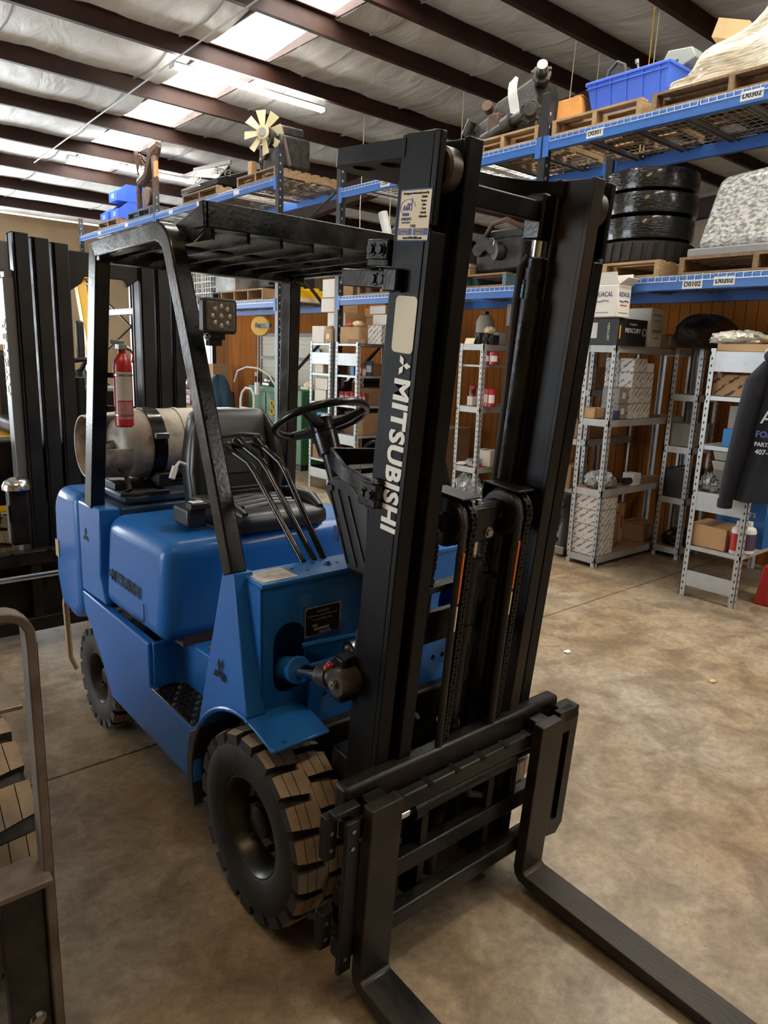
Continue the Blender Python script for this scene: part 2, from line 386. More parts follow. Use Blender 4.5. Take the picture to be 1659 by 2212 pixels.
# --- fluorescent fixtures
M_tube = mat('lit_fluorescent_tube', (1, .97, .90), .4, emit=TUBE)
M_tubefill = mat('added_warm_fill_tube', (1, .72, .40), .4, emit=TUBE*.9)  # warm tint, only for the added fill lamp over the truck front
def fixture(x0, x1, y, lab, m_=None):
    z = roofz(y)
    t = thing('fluorescent_light', lab, 'light', ((x0+x1)/2, y, z), 0, 'fluorescent strip lights under the purlins'); h = (x1-x0)/2
    MB().prism([(-.055, -.03), (-.04, -.005), (.04, -.005), (.055, -.03), (.03, -.045), (-.03, -.045)], 0, -h, h).build('housing', M_white, t)
    for yy in (-.035, .035): MB().cyl((-h+.03, yy, -.062), (h-.03, yy, -.062), .017, n=10).build('tube', m_ or M_tube, t)
    for sx in (-1, 1): MB().box(sx*h-.012, sx*h+.012, -.06, .06, -.085, -.028).build('end_cap', M_white, t)
fixture(2.95, 5.33, 7.97, 'long bright fluorescent strip light below the skylight, the nearer one')
fixture(3.0, 5.4, 12.5, 'far fluorescent strip light glowing above the blue bins')
fixture(9.5, 11.9, 8.8, 'fluorescent strip light over the far right bay behind the racks')
fixture(.6, 3.0, 2.4, 'added out-of-view strip light over the aisle in front of the near racks')  # added out of view to brighten the rack fronts, hood and fender
fixture(1.2, 3.6, -1.2, 'added out-of-view strip light over the open floor to the right')  # extra unseen lamp, added for more light on the right side
fixture(-3.0, -.6, -1.0, 'added out-of-view warm fill light high above the blue forklift front', M_tubefill)  # added warm fill for the truck front, no fixture known here

# --- panelled office wall under and behind the racks
M_plank = mat('brown_wood_panelling', (.26, .095, .020), .9, spec=.04, col2=(.16, .055, .012), scale=5, stretch=(1, 1, .12), detail=8)
M_ply = mat('orange_brown_plywood', (.40, .14, .026), .9, spec=.04, col2=(.26, .085, .016), scale=4, stretch=(1, 2.5, .25), detail=8)
OX = 5.05
ow = struct(MB().box(OX+.012, OX+.12, -2.2, 13.6, 0, 2.42).build('wall_office', mat('panelling_groove', (.035, .014, .007), .7)), 'brown wood panelled office wall behind the racks')
pm = MB().box(OX-.004, OX+.014, -.047, .047, .0, 2.42).mesh('plank'); pm.materials.append(M_plank)
WIN = [(11.2, 12.9, 1.05, 2.02), (7.15, 9.25, 1.15, 1.92)]
for i in range(158):
    y = -2.15+.1*i
    if any(a-.06 < y < b+.06 for a, b, _, _ in WIN) or 9.45 < y < 10.4: continue
    o = bpy.data.objects.new('plank', pm); COL.objects.link(o); o.parent = ow; o.location = (0, y, 0)
MB().box(OX-.02, OX+.01, 9.42, 10.42, 0, 2.42).build('plywood_sheet', M_ply, ow)
for a, b, z0, z1 in WIN:
    for za, zb in ((0, z0), (z1, 2.42)): MB().box(OX-.004, OX+.014, a-.06, b+.06, za, zb).build('panel_board', M_plank, ow)
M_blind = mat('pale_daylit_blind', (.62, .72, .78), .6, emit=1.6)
M_blind2 = mat('cream_roller_blind', (.55, .52, .40), .7)
M_frame = mat('dark_window_frame', (.015, .015, .015), .5)
for k, (a, b, z0, z1) in enumerate(WIN):
    wn = struct(MB().box(OX-.03, OX, a-.05, a, z0-.05, z1+.05).box(OX-.03, OX, b, b+.05, z0-.05, z1+.05).box(OX-.03, OX, a, b, z1, z1+.05).box(OX-.03, OX, a, b, z0-.05, z0).build('window_%d' % (k+1), M_frame if k else M_white), 'office window with horizontal blinds' if k == 0 else 'office window with cream blinds and dark frame')
    n = 14 if k == 0 else 12
    for i in range(n):
        z = z0+(z1-z0)*(i+.5)/n
        MB().box(OX-.016, OX-.012, a, b, z-(z1-z0)/n*.46, z+(z1-z0)/n*.46, Matrix.Translation((0, 0, 0))).build('blind_slat', M_blind if k == 0 else M_blind2, wn)
    if k: MB().box(OX-.03, OX-.005, a, b, (z0*.45+z1*.55)-.025, (z0*.45+z1*.55)+.02).build('mullion', M_frame, wn)
    MB().box(OX+.0, OX+.01, a, b, z0, z1).build('pane', M_blind if k == 0 else M_blind2, wn)
# ================================================================ the blue forklift
T = thing('forklift', 'blue forklift with black mast and white lettering in the middle of the floor', 'forklift')
MT = Matrix.Rotation(R(5.1), 4, 'X')                                   # mast is tipped forward
MC = Matrix.Translation((0, -.472, 0)) @ Matrix.Rotation(R(3.2), 4, 'X')   # carriage and forks

def plate(mb, outer, holes, axis, a, b, mi=0):
    """flat plate with holes (2-d loops), thickness a..b along axis"""
    bm = mb.bm; tmp = bmesh.new(); es = []
    for lp in [outer]+list(holes):
        vs = [tmp.verts.new((p[0], p[1], 0)) for p in lp]
        for i in range(len(vs)): es.append(tmp.edges.new((vs[i], vs[(i+1) % len(vs)])))
    bmesh.ops.triangle_fill(tmp, use_beauty=True, use_dissolve=False, edges=es)
    def P(p, t): return Vector((t, p[0], p[1])) if axis == 0 else Vector((p[0], t, p[1])) if axis == 1 else Vector((p[0], p[1], t))
    for t in (a, b):
        vm = {v: bm.verts.new(P(v.co, t)) for v in tmp.verts}
        for f in tmp.faces:
            try: bm.faces.new([vm[v] for v in f.verts]).material_index = mi
            except ValueError: pass
    tmp.free()
    for lp in [outer]+list(holes):
        n = len(lp)
        A = [bm.verts.new(P(p, a)) for p in lp]; B = [bm.verts.new(P(p, b)) for p in lp]
        for i in range(n): bm.faces.new((A[i], A[(i+1) % n], B[(i+1) % n], B[i])).material_index = mi
    return mb
def circ(cx, cy, r, n=14): return [(cx+r*math.cos(2*PI*i/n), cy+r*math.sin(2*PI*i/n)) for i in range(n)]
def slot(cx, cz, w_, h_, n=7):
    r = w_/2
    return [(cx+r*math.cos(PI*i/n), cz+h_/2-r+r*math.sin(PI*i/n)) for i in range(n+1)]+[(cx+r*math.cos(PI+PI*i/n), cz-h_/2+r+r*math.sin(PI+PI*i/n)) for i in range(n+1)]
def bolt(mb, c, axis, r=.009, h=.008):
    d = Vector(axis).normalized(); c = Vector(c); mb.cyl(c, c+d*h, r, n=6); mb.cyl(c, c+d*h*.3, r*1.4, n=10)

# ---------------------------------------------------------------- wheels
def wheel(cx, cy, rad, w_, rimr, side, nl, T=T):
    """tyre mesh + lugs (sub-parts) + rim + hub + nuts; outer face towards side*x"""
    def X(t): return cx+side*t         # t: outward from the wheel's middle
    h = w_/2; rb = rad-.020
    tp = [(rimr, -h*.80), (rimr+.012, -h*.92), (rb-.06, -h*1.0), (rb-.02, -h*.97), (rb-.004, -h*.86), (rb, -h*.6), (rb, h*.6), (rb-.004, h*.86), (rb-.02, h*.97), (rb-.06, h*1.0), (rimr+.012, h*.92), (rimr, h*.80), (rimr-.008, h*.4), (rimr-.008, -h*.4)]
    mb = MB(); mb.lathe([(r_, side*t) for r_, t in tp], (cx, cy, rad), 'X', 56, closed=True)
    ty = mb.build('tyre', M_rubber, T)
    # one lug mesh, rotated about the axle
    def lugmesh(sgn):
        mb = MB(); half = PI/nl*.80
        ts = [h*.06, h*.36, h*.68, h*.97] if sgn > 0 else [-h*.06, -h*.36, -h*.68, -h*.97]
        for k in range(3):
            t0, t1 = ts[k], ts[k+1]; gap = .0022*(1 if sgn > 0 else -1)
            t0 += gap*(k > 0)
            skew = lambda t: (abs(t)/h)*.05*(1 if sgn > 0 else -1)
            wid = lambda t: half*(1.0-.16*abs(t)/h)
            def pt(t, a, r_): return Vector((side*t, r_*math.sin(a+skew(t)), r_*math.cos(a+skew(t))))
            rt0, rt1 = rad, rad-(.006 if k == 2 else 0)
            rbot = rb-.03 if k == 2 else rb-.004
            top = [pt(t0, -wid(t0), rt0), pt(t1, -wid(t1), rt1), pt(t1, wid(t1), rt1), pt(t0, wid(t0), rt0)]
            bot = [pt(t0, -wid(t0)*1.06, rb-.004), pt(t1, -wid(t1)*1.06, rbot), pt(t1, wid(t1)*1.06, rbot), pt(t0, wid(t0)*1.06, rb-.004)]
            v = mb._v(bot+top)
            for q, mi in (((3, 2, 1, 0), 0), ((4, 5, 6, 7), 1), ((0, 1, 5, 4), 0), ((1, 2, 6, 5), 0), ((2, 3, 7, 6), 0), ((3, 0, 4, 7), 0)):
                mb.bm.faces.new([v[i] for i in q]).material_index = mi
        me = mb.mesh('tread_lug', 25); me.materials.append(M_rubber); me.materials.append(M_dust); return me
    # sidewall shoulder blocks come with the outer lugs; both rows are staggered
    for sgn in (1, -1):
        me = lugmesh(sgn)
        for i in range(nl):
            o = bpy.data.objects.new('tread_lug', me); COL.objects.link(o); o.parent = ty
            o.location = (cx, cy, rad); o.rotation_euler = (2*PI*(i+(.5 if sgn < 0 else 0))/nl+.07, 0, 0)
    band = MB(); band.lathe([(rb+.0165, -h*.07), (rb+.0165, h*.07)], (cx, cy, rad), 'X', 56); band.build('tread_centre', M_dust, ty)
    rim = MB(); rm = [(rimr+.004, h*.70), (rimr+.010, h*.84), (rimr, h*.86), (rimr-.012, h*.70), (rimr-.02, h*.2), (rimr-.03, -h*.1), (rimr*.45, -h*.05), (.0001, -h*.05)]
    rim.lathe([(r_, side*t) for r_, t in rm], (cx, cy, rad), 'X', 48, cap0=False)
    rw = rim.build('wheel_rim', mat('dark_brown_rim', (.016, .013, .010), .34, col2=(.034, .026, .019), scale=9, metal=.3), T)
    hub = MB(); hub.lathe([(rimr*.50, side*-h*.05), (rimr*.50, side*h*.12), (rimr*.34, side*h*.16), (rimr*.32, side*h*.50), (rimr*.26, side*h*.56), (.0001, side*h*.56)], (cx, cy, rad), 'X', 28)
    hb = hub.build('wheel_hub', mat('dark_brown_rim', (.02, .016, .012), .36), rw)
    for i in range(6):
        a = 2*PI*i/6+.3; b = MB(); p = Vector((X(h*.12), cy+rimr*.60*math.sin(a), rad+rimr*.60*math.cos(a)))
        b.cyl(p-Vector((side*.02, 0, 0)), p+Vector((side*.022, 0, 0)), .011, n=6).cyl(p, p+Vector((side*.034, 0, 0)), .006, n=8); b.build('wheel_nut', M_grease, rw)
wheel(-.395, 0, .293, .190, .150, -1, 20)
wheel(.395, 0, .293, .190, .150, 1, 20)
wheel(-.385, 1.385, .232, .155, .115, -1, 18)
wheel(.385, 1.385, .232, .155, .115, 1, 18)

# ---------------------------------------------------------------- chassis
side_poly = [(1.42, .642), (.70, .642), (.70, .468), (.345, .468), (.345, .262), (1.11, .262), (1.20, .38), (1.33, .50), (1.40, .545)]
for s in (-1, 1):
    MB().prism(side_poly, 0, s*.455, s*.49).build('side_panel', M_blue, T, bevel=.007, seg=3)
    # step well: back wall, inner wall and tread plate
    MB().prism([(s*.475, .706), (s*.355, .706), (s*.345, .66), (s*.345, .345), (s*.36, .345), (s*.365, .64), (s*.375, .66), (s*.395, .684), (s*.475, .686)], 2, .44, .642).build('step_well', M_blue, T, bevel=.004)
    st = MB(); st.box(s*.362, s*.488, .355, .685, .455, .472)
    so = st.build('step_tread', M_grease, T, bevel=.003)
    for i in range(5):
        for j in range(9):
            MB().lathe([(.0085, .472), (.0075, .4765), (.0045, .4765), (.004, .473)], (s*(.378+.024*i), .372+.037*j, 0), 'Z', 10).build('tread_stud', M_steel if (i+j) % 4 == 0 else M_grease, so)
MB().box(-.352, .352, .14, 1.16, .60, .642).build('floor_plate', M_blue, T, bevel=.004)
MB().box(-.33, .33, .14, .55, .642, .648).build('floor_mat', mat('worn_floor_mat', (.20, .13, .08), .8, col2=(.09, .06, .04), scale=10), T)
MB().box(-.30, .30, -.10, 1.5, .20, .60).build('frame', M_grease, T, bevel=.01)
MB().cyl((-.33, 0, .293), (.33, 0, .293), .07, n=18).box(-.30, -.24, -.12, .12, .2, .42).build('front_axle', M_grease, T)
MB().cyl((-.33, 1.385, .232), (.33, 1.385, .232), .05, n=14).box(-.14, .14, 1.3, 1.47, .2, .3).build('rear_axle', M_grease, T)
# front fenders: curved rear skirt, arch and flat front plate
def fender(s):
    c = (0, .293); r0, r1 = .352, .364
    def A_(r_, a0, a1): return [(c[0]+r_*math.cos(R(a)), c[1]+r_*math.sin(R(a))) for a in range(a0, a1+1, 6)]
    front_o = [(-.02, .652), (-.06, .647), (-.155, .622)]; front_i = [(-.155, .612), (-.06, .637), (-.02, .642)]
    o = MB().prism(A_(r1, 30, 90)+front_o+front_i+A_(r0, 30, 90)[::-1], 0, s*.295, s*.49).build('fender', M_blue, T, bevel=.004)
    MB().prism(A_(.392, -18, 24)+A_(.370, 30, 36)+A_(.350, -18, 36)[::-1], 0, s*.33, s*.493).build('mud_flap', M_plastic, T, bevel=.004)
    MB().tube([(s*.488, y, z) for y, z in A_(.362, 30, 90)]+[(s*.488, -.02, .648)], .006, n=6).build('fender_bead', M_blue, o)
    MB().cyl((s*.44, -.135, .626), (s*.44, -.135, .631), .007, n=8).build('fender_screw', M_blue, o)
fender(-1); fender(1)
# A-shaped front columns carrying the guard posts
def arcpts(a0, a1, r): return [(r*math.cos(R(a)), .293+r*math.sin(R(a))) for a in range(a0, a1+1, 6)]
for s in (-1, 1):
    pts_o = arcpts(30, 90, .364)+[(-.012, .655), (.092, 1.062), (.160, 1.055)]
    lo = [(s*.487, a, b) for a, b in pts_o]; mb = MB()
    # outer face leans slightly inwards towards the top
    def lean(p, off): k = (p[1]-.65)/.4; return (s*(off-.018*max(0, k)), p[0], p[1])
    A = mb._v([lean(p, .487) for p in pts_o]); B = mb._v([lean(p, .425) for p in pts_o]); n = len(pts_o)
    mb.bm.faces.new(A); mb.bm.faces.new(B[::-1])
    for i in range(n): mb.bm.faces.new((A[i], A[(i+1) % n], B[(i+1) % n], B[i]))
    mb.build('front_column', M_blue, T, bevel=.004)
# cowl: front plate with the tilt-cylinder slots, top shelf, warning label
cw = MB(); plate(cw, [(-.43, .64), (.43, .64), (.43, 1.043), (-.43, 1.043)], [slot(-.335, .803, .115, .225), slot(.335, .803, .115, .225)], 1, .0, .012)
cw.build('cowl_plate', M_blue, T)
MB().box(-.432, .432, -.004, .135, 1.031, 1.047).build('cowl_shelf', M_blue, T, bevel=.004)
MB().box(-.432, .432, .12, .135, .64, 1.035).box(-.26, .26, .012, .12, .62, 1.03).box(-.436, -.428, .0, .13, .64, 1.035).box(.428, .436, .0, .13, .64, 1.035).build('cowl_back', M_blue, T)
shf = bpy.data.objects['cowl_shelf']
MB().box(-.42, -.30, .012, .112, 1.047, 1.0485).build('worn_label', mat('worn_white_label', (.62, .58, .50), .6, col2=(.25, .27, .28), scale=18, detail=8), shf)
for x, y in ((-.275, .085), (-.245, .045), (-.19, .10), (-.12, .065)): MB().cyl((x, y, 1.0465), (x, y, 1.0478), .006, n=10).build('screw_hole', M_blackletter, shf)
b = MB(); bolt(b, (-.155, .07, 1.047), (0, 0, 1), .010, .010); b.build('shelf_bolt', M_blue, shf)
pl = MB().box(-.285, -.155, -.003, 0, .855, .945).build('data_plate', M_blackletter, T, bevel=.001)
def fr(x, z): return frame_M((x, -.0034, z), (1, 0, 0), (0, 0, 1))
MB().box(-.287, -.153, -.0042, -.0028, .943, .947).box(-.287, -.153, -.0042, -.0028, .853, .857).box(-.287, -.283, -.0042, -.0028, .857, .943).box(-.157, -.153, -.0042, -.0028, .857, .943).build('plate_rim', M_steel, pl)
for i, (tx, sz) in enumerate((('DANGER', .011), ('OPERATING AUTHORIZED ONLY', .0075), ('BY PERSONNEL ONLY', .0075))):
    text('plate_lettering', tx, sz, fr(-.22, .929-.0125*i), M_steel, pl)
for x0, x1, z in ((-.258, -.240, .886), (-.252, -.196, .874), (-.232, -.190, .862)): MB().box(x0, x1, -.0038, -.0028, z-.004, z+.004).build('plate_field', M_steel, pl)
for x, z in ((-.281, .941), (-.159, .941), (-.281, .859), (-.159, .859)): MB().cyl((x, -.003, z), (x, -.006, z), .003, n=8).build('plate_rivet', M_steel, pl)
# lower frame plates with drilled holes between fender and mast, and wiring conduit
for s in (-1, 1):
    lp = MB(); plate(lp, [(s*.30, .60), (s*.30, .70), (s*.30, .79), (s*.12, .79), (s*.12, .62), (s*.15, .585)], [circ(s*.25, .685, .010), circ(s*.205, .685, .010), circ(s*.215, .76, .009)], 1, -.06, -.045)
    lp.build('frame_gusset', M_blue, T)
MB().tube([(-.30, -.012, .835), (-.26, -.02, .838), (-.13, -.05, .842), (-.05, -.06, .85)], .009).build('conduit', M_blue, T)
def diamonds(name, M, sz, m_, parent):
    """three-diamond emblem, one diamond pointing up and two lower ones"""
    for k in range(3):
        a = R(90+120*k); d = Vector((math.cos(a), math.sin(a), 0)); u = Vector((-math.sin(a), math.cos(a), 0))
        L_ = sz*.58; W_ = sz*.165
        mb = MB(M); p = [d*0, d*L_/2+u*W_, d*L_, d*L_/2-u*W_]
        mb.prism([(q.x, q.y) for q in p], 2, 0, .0012); mb.build(name, m_, parent)
colR = [o for o in bpy.data.objects if o.name.startswith('front_column')][0]
diamonds('emblem', frame_M((-.4885, .150, .742), (0, -1, 0), (.0, .1, 1)), .075, M_blackletter, colR)

# ---------------------------------------------------------------- hood, pillar, counterweight
hd = MB(); hd.box(-.484, .484, .555, 1.175, .655, 1.032)
for v in hd.bm.verts:
    if v.co.z > .9: v.co.x *= .955; v.co.y += .02 if v.co.y < .8 else -.02
    elif v.co.y < .8: v.co.y += .035; v.co.x *= .985
hood = hd.build('hood', M_blue, T, bevel=.062, seg=6)
MB().box(-.40, .40, .60, 1.13, .640, .70).build('hood_seal', M_rubber, T)
HM = frame_M((-.4765, .935, .800), (.004, -1, 0), (.058, 0, 1))
text('hood_lettering', 'MITSUBISHI', .064, HM, M_blackletter, hood, bold=.0009, sx=.86, space=1.08)
diamonds('emblem', frame_M((-.4772, 1.100, .800), (0, -1, 0), (.058, 0, 1)), .032, M_blackletter, hood)
for seg in (((-.4795, .86, .70), (-.4795, .765, .70)), ((-.4795, .765, .70), (-.4795, .752, .72)), ((-.4795, .752, .72), (-.4795, .752, .775))):
    MB().tube(seg, .0016, n=5).build('panel_gap', M_blackletter, hood)
for s in (-1, 1):
    pil = MB().prism([(1.425, .646), (1.425, 1.045), (1.16, 1.052), (1.165, .90), (1.19, .76), (1.13, .655)], 0, s*.488, s*.40).build('rear_pillar', M_blue, T, bevel=.012, seg=3)
    if s < 0: diamonds('emblem', frame_M((-.489, 1.335, .905), (0, -1, 0), (0, 0, 1)), .062, M_blackletter, pil)
MB().box(-.40, .40, 1.165, 1.44, .60, 1.045).build('rear_deck', mat('dark_blue_deck', (.012, .04, .09), .4, col2=(.02, .07, .15), scale=5), T, bevel=.008)
cp = [(1.432, .535), (1.432, 1.062), (1.70, 1.062), (1.775, .98), (1.80, .62), (1.74, .48), (1.55, .46)]
cwt = MB(); cwt.prism(cp, 0, -.492, .492); cwt.build('counterweight', M_blue, T, bevel=.045, seg=4)
MB().box(-.36, .36, 1.20, 1.66, 1.045, 1.085).build('deck_cover', mat('grey_blue_cover', (.05, .075, .11), .35, col2=(.09, .11, .14), scale=6), T, bevel=.012)
MB().box(-.497, -.488, 1.715, 1.76, .72, .80).build('reflector', mat('tan_edge_guard', (.45, .33, .2), .7), T)
MB().tube([(-.44, 1.80, .60), (-.45, 1.83, .45), (-.44, 1.84, .16), (-.42, 1.82, .10)], .014, n=6).build('ground_strap', mat('tan_hose', (.42, .30, .17), .8), T)
# ---------------------------------------------------------------- overhead guard
for s in (-1, 1):
    x = s*.447
    path = [(x, .124, 1.050), (x, .37, 1.70)]+[(x, .575-.105*math.cos(R(a)), 1.933+.105*math.sin(R(a))) for a in (16, 30, 45, 60, 75, 90)]+[(x*.99, .70, 2.038), (x*.955, 1.21, 2.038)]
    gp = MB().tube(path, .03, sec=(.060, .052), up=(1, 0, 0)).build('guard_front_post', M_black, T, bevel=.006)
    MB().tube([(s*.425, 1.188, 2.055), (s*.464, 1.280, 1.04)], .03, sec=(.080, .056), up=(1, 0, 0)).build('guard_rear_post', M_black, T, bevel=.005)
    MB().box(s*.425-.027, s*.425+.027, 1.12, 1.235, 1.99, 2.068).build('guard_corner', M_black, T, bevel=.006)
    MB().prism([(.55, 2.064), (.345, 2.108), (.345, 2.035), (.44, 2.00), (.53, 2.00)], 0, s*.40, s*.412).build('guard_gusset', M_black, T, bevel=.003)
    if s < 0: MB().cyl((x-.020, .263, 1.497), (x-.014, .2625, 1.497), .010, n=12).build('post_hole', M_blackletter, gp)
MB().prism([(.345, 2.035), (.345, 2.108), (.372, 2.108), (.372, 2.052), (.41, 2.052), (.41, 2.035)], 0, -.42, .42).build('guard_front_beam', M_black, T, bevel=.003)
MB().box(-.41, .41, 1.14, 1.20, 1.99, 2.05).build('guard_rear_beam', M_black, T, bevel=.004)
MB().box(-.42, .42, .78, .83, 2.026, 2.038).build('guard_cross_bar', M_black, T, bevel=.002)
for i in range(7):
    x = -.36+.12*i
    MB().box(x-.006, x+.006, .40, 1.145, 2.012, 2.058).build('guard_slat', M_black, T, bevel=.002)
# work lamp on the right post
lamp = MB(); lamp.prism([(a-.425, b+1.785) for a, b in rounded(.108, .100, .012)], 1, .215, .245)
lo = lamp.build('work_lamp', M_plastic, T, bevel=.004)
lo.location = (.02, .06, .0)
M_lens = mat('ribbed_lamp_lens', (.10, .095, .085), .18, col2=(.16, .15, .13), scale=30, coat=.6)
MB().prism([(a-.425, b+1.785) for a, b in rounded(.090, .082, .006)], 1, .2125, .216).build('lens', M_lens, lo)
for i in range(14): MB().box(-.466+.0061*i, -.463+.0061*i, .2108, .2126, 1.747, 1.823).build('lens_rib', M_lens, lo)
M_led = mat('led_reflector', (.55, .53, .48), .2, metal=.6)
for i in range(9):
    a = 2*PI*i/8; rr = .027 if i < 8 else 0
    MB().lathe([(.0072, .2126), (.0072, .2095), (.0035, .2082), (.0001, .2080)], (-.425+rr*math.cos(a), 0, 1.785+rr*math.sin(a)), 'Y', 12).build('led', M_led, lo)
MB().box(-.452, -.405, .225, .25, 1.718, 1.737).box(-.45, -.41, .235, .262, 1.700, 1.722).build('lamp_bracket', M_grease, lo, bevel=.002)
b = MB(); bolt(b, (-.452, .238, 1.726), (-1, 0, 0), .008, .012); b.build('lamp_bolt', M_steel, lo)

# ---------------------------------------------------------------- mast
for s in (-1, 1):
    yr, yf = -.211, -.332
    MB(MT).box(s*.302, s*.32, yf+.018, yr-.018, .06, 2.185).box(s*.262, s*.32, yr-.018, yr, .06, 2.185).box(s*.302, s*.32, yf, yf+.018, 2.0, 2.185).box(s*.274, s*.32, yf, yf+.018, .06, 1.99).build('mast_outer_rail', M_mast if s < 0 else M_mast, T, bevel=.003)
    MB(MT).box(s*.222, s*.236, -.329, -.240, .07, 2.185).box(s*.204, s*.252, -.240, -.222, .07, 2.185).box(s*.206, s*.250, -.346, -.329, .07, 2.185).build('mast_inner_rail', M_mast if s < 0 else M_rustrail, T, bevel=.003)
    MB(MT).lathe([(.042, s*.252), (.047, s*.256), (.047, s*.285), (.042, s*.291), (.018, s*.296)], (0, -.296, 2.118), 'X', 26).build('mast_roller', mat('grey_roller_steel', (.035, .03, .024), .4, col2=(.07, .058, .045), scale=12, metal=.4), T)
    # lower bracket where the mast hangs on the axle, part blue overspray
    MB(MT).box(s*.24, s*.30, -.22, -.12, .16, .60).build('mast_bracket', M_grease, T, bevel=.006)
outer = [(-.322, -.225), (-.322, .02), (-.30, .055), (-.24, .075), (.24, .075), (.30, .055), (.322, .02), (.322, -.225), (.21, -.25)]
inner = [(.20*math.cos(R(a))*1.0, -.25+.135*math.sin(R(a))) for a in range(15, 166, 15)]
tp = MB(MT); plate(tp, outer+inner+[(-.21, -.25)], [circ(-.27, -.02, .030), circ(-.27, -.125, .030), circ(.27, -.02, .030), circ(.27, -.125, .030)], 2, 2.140, 2.178)
tp.build('mast_tie_plate', M_mast, T)
MB(MT).box(-.225, .225, -.225, -.20, 2.075, 2.125).build('inner_cross_member', M_mast, T, bevel=.004)
for a0, a1 in ((.90, 1.0), (.40, .52), (.08, .20)): MB(MT).box(-.31, .31, -.212, -.19, a0, a1).build('mast_cross_member', M_grease, T, bevel=.004)
railR = [o for o in bpy.data.objects if o.name.startswith('mast_outer_rail')][0]
def side_M(yl, a): return MT @ frame_M((-.3208, yl, a), (0, 0, -1), (0, -1, 0))
text('mast_lettering', 'MITSUBISHI', .072, side_M(-.287, 1.489), M_letter, railR, bold=.0029, sx=.95, space=1.08)
diamonds('emblem', MT @ frame_M((-.3208, -.288, 1.703), (0, 0, -1), (0, -1, 0)), .044, M_letter, railR)
MB(MT).prism([(a-.277, b+1.792) for a, b in rounded(.072, .124, .012)], 0, -.3212, -.3198).build('worn_cream_label', mat('chipped_cream_label', (.70, .60, .42), .55, col2=(.04, .035, .03), scale=26, detail=4, lo=.66, hi=.69), railR)
stk = MB(MT).box(-.3212, -.3198, -.324, -.226, 1.970, 2.073).build('service_sticker', M_cream, railR)
M_stkblue = mat('sticker_blue_ink', (.03, .05, .22), .5)
def sM(yl, a): return MT @ frame_M((-.3216, yl, a), (0, -1, 0), (0, 0, 1))
for y0, y1, a0, a1 in ((-.325, -.225, 2.0715, 2.074), (-.325, -.225, 1.969, 1.9715), (-.2265, -.2245, 1.97, 2.073), (-.3255, -.3235, 1.97, 2.073), (-.272, -.228, 1.981, 1.995), (-.322, -.276, 1.981, 1.995)):
    MB(MT).box(-.3216, -.3205, y0, y1, a0, a1).build('sticker_border', M_stkblue, stk)
text('sticker_text', 'This Equipment is Professionally Serviced By:', .0062, sM(-.275, 2.0655), M_blackletter, stk, sx=.72)
for i, t_ in enumerate(('- Mobile', 'Service', '- Sales', '- Parts', '- Rentals', '- Hydraulics')):
    text('sticker_text', t_, .0068, sM(-.302, 2.0575-.0078*i), M_blackletter, stk, sx=.85)
text('sticker_logo', 'AAA', .015, sM(-.248, 2.036), M_stkblue, stk, bold=.0004, sx=.8)
MB(MT).tube([(-.3214, -.252-.024*math.cos(R(t)), 2.038+.016*math.sin(R(t))) for t in range(0, 300, 20)], .0007, n=4).build('sticker_logo_ring', M_stkblue, stk)
MB(MT).box(-.3216, -.3206, -.262, -.250, 2.041, 2.046).box(-.3216, -.3206, -.266, -.263, 2.030, 2.056).box(-.3216, -.3206, -.258, -.236, 2.020, 2.0265).build('sticker_truck', M_stkblue, stk)
text('sticker_text', 'FORKLIFTS', .0085, sM(-.250, 2.0135), M_stkblue, stk, sx=.8)
text('sticker_text', 'PARTS & SERVICE', .0042, sM(-.250, 2.0065), M_stkblue, stk, sx=.85)
text('sticker_text', 'CALL', .0080, sM(-.275, 1.9995), M_blackletter, stk)
for yl, l1, l2 in ((-.250, '407-695-4387', 'Orlando, FL'), (-.299, '919-925-2217', 'Raleigh, NC')):
    text('sticker_text', l1, .0066, sM(yl, 1.9915) @ Matrix.Translation((0, 0, .0004)), M_cream, stk, sx=.82); text('sticker_text', l2, .0068, sM(yl, 1.9845) @ Matrix.Translation((0, 0, .0004)), M_cream, stk, sx=.82)
text('sticker_text', 'www.AAAForklifts.com', .0078, sM(-.275, 1.9755), M_blackletter, stk, sx=.82)
# guard/mast clamp blocks and strap plates behind the right rail
def clamp(yl, a, w_, bolts, name):
    o = MB(MT).box(-.33, -.285, yl-w_/2, yl+w_/2, a-.022, a+.022).build(name, M_black, T, bevel=.003)
    for k in range(bolts):
        b = MB(MT); bolt(b, (-.33, yl+.016-.032*k, a), (-1, 0, 0), .011, .010); b.build('clamp_bolt', M_grease, o)
clamp(-.168, 1.950, .075, 2, 'clamp_block'); MB(MT).box(-.325, -.29, -.205, -.13, 1.915, 1.93).build('clamp_base', M_black, T, bevel=.002)
MB(MT).box(-.335, -.325, -.255, -.045, 1.865, 1.905).build('strap_plate', M_black, T, bevel=.003)
so = MB(MT).box(-.345, -.30, -.262, -.215, 1.86, 1.91).build('strap_block', M_black, T, bevel=.004)
for k in range(2):
    b = MB(MT); bolt(b, (-.335, -.175-.03*k, 1.885), (-1, 0, 0), .011, .010); b.build('strap_bolt', M_grease, so)
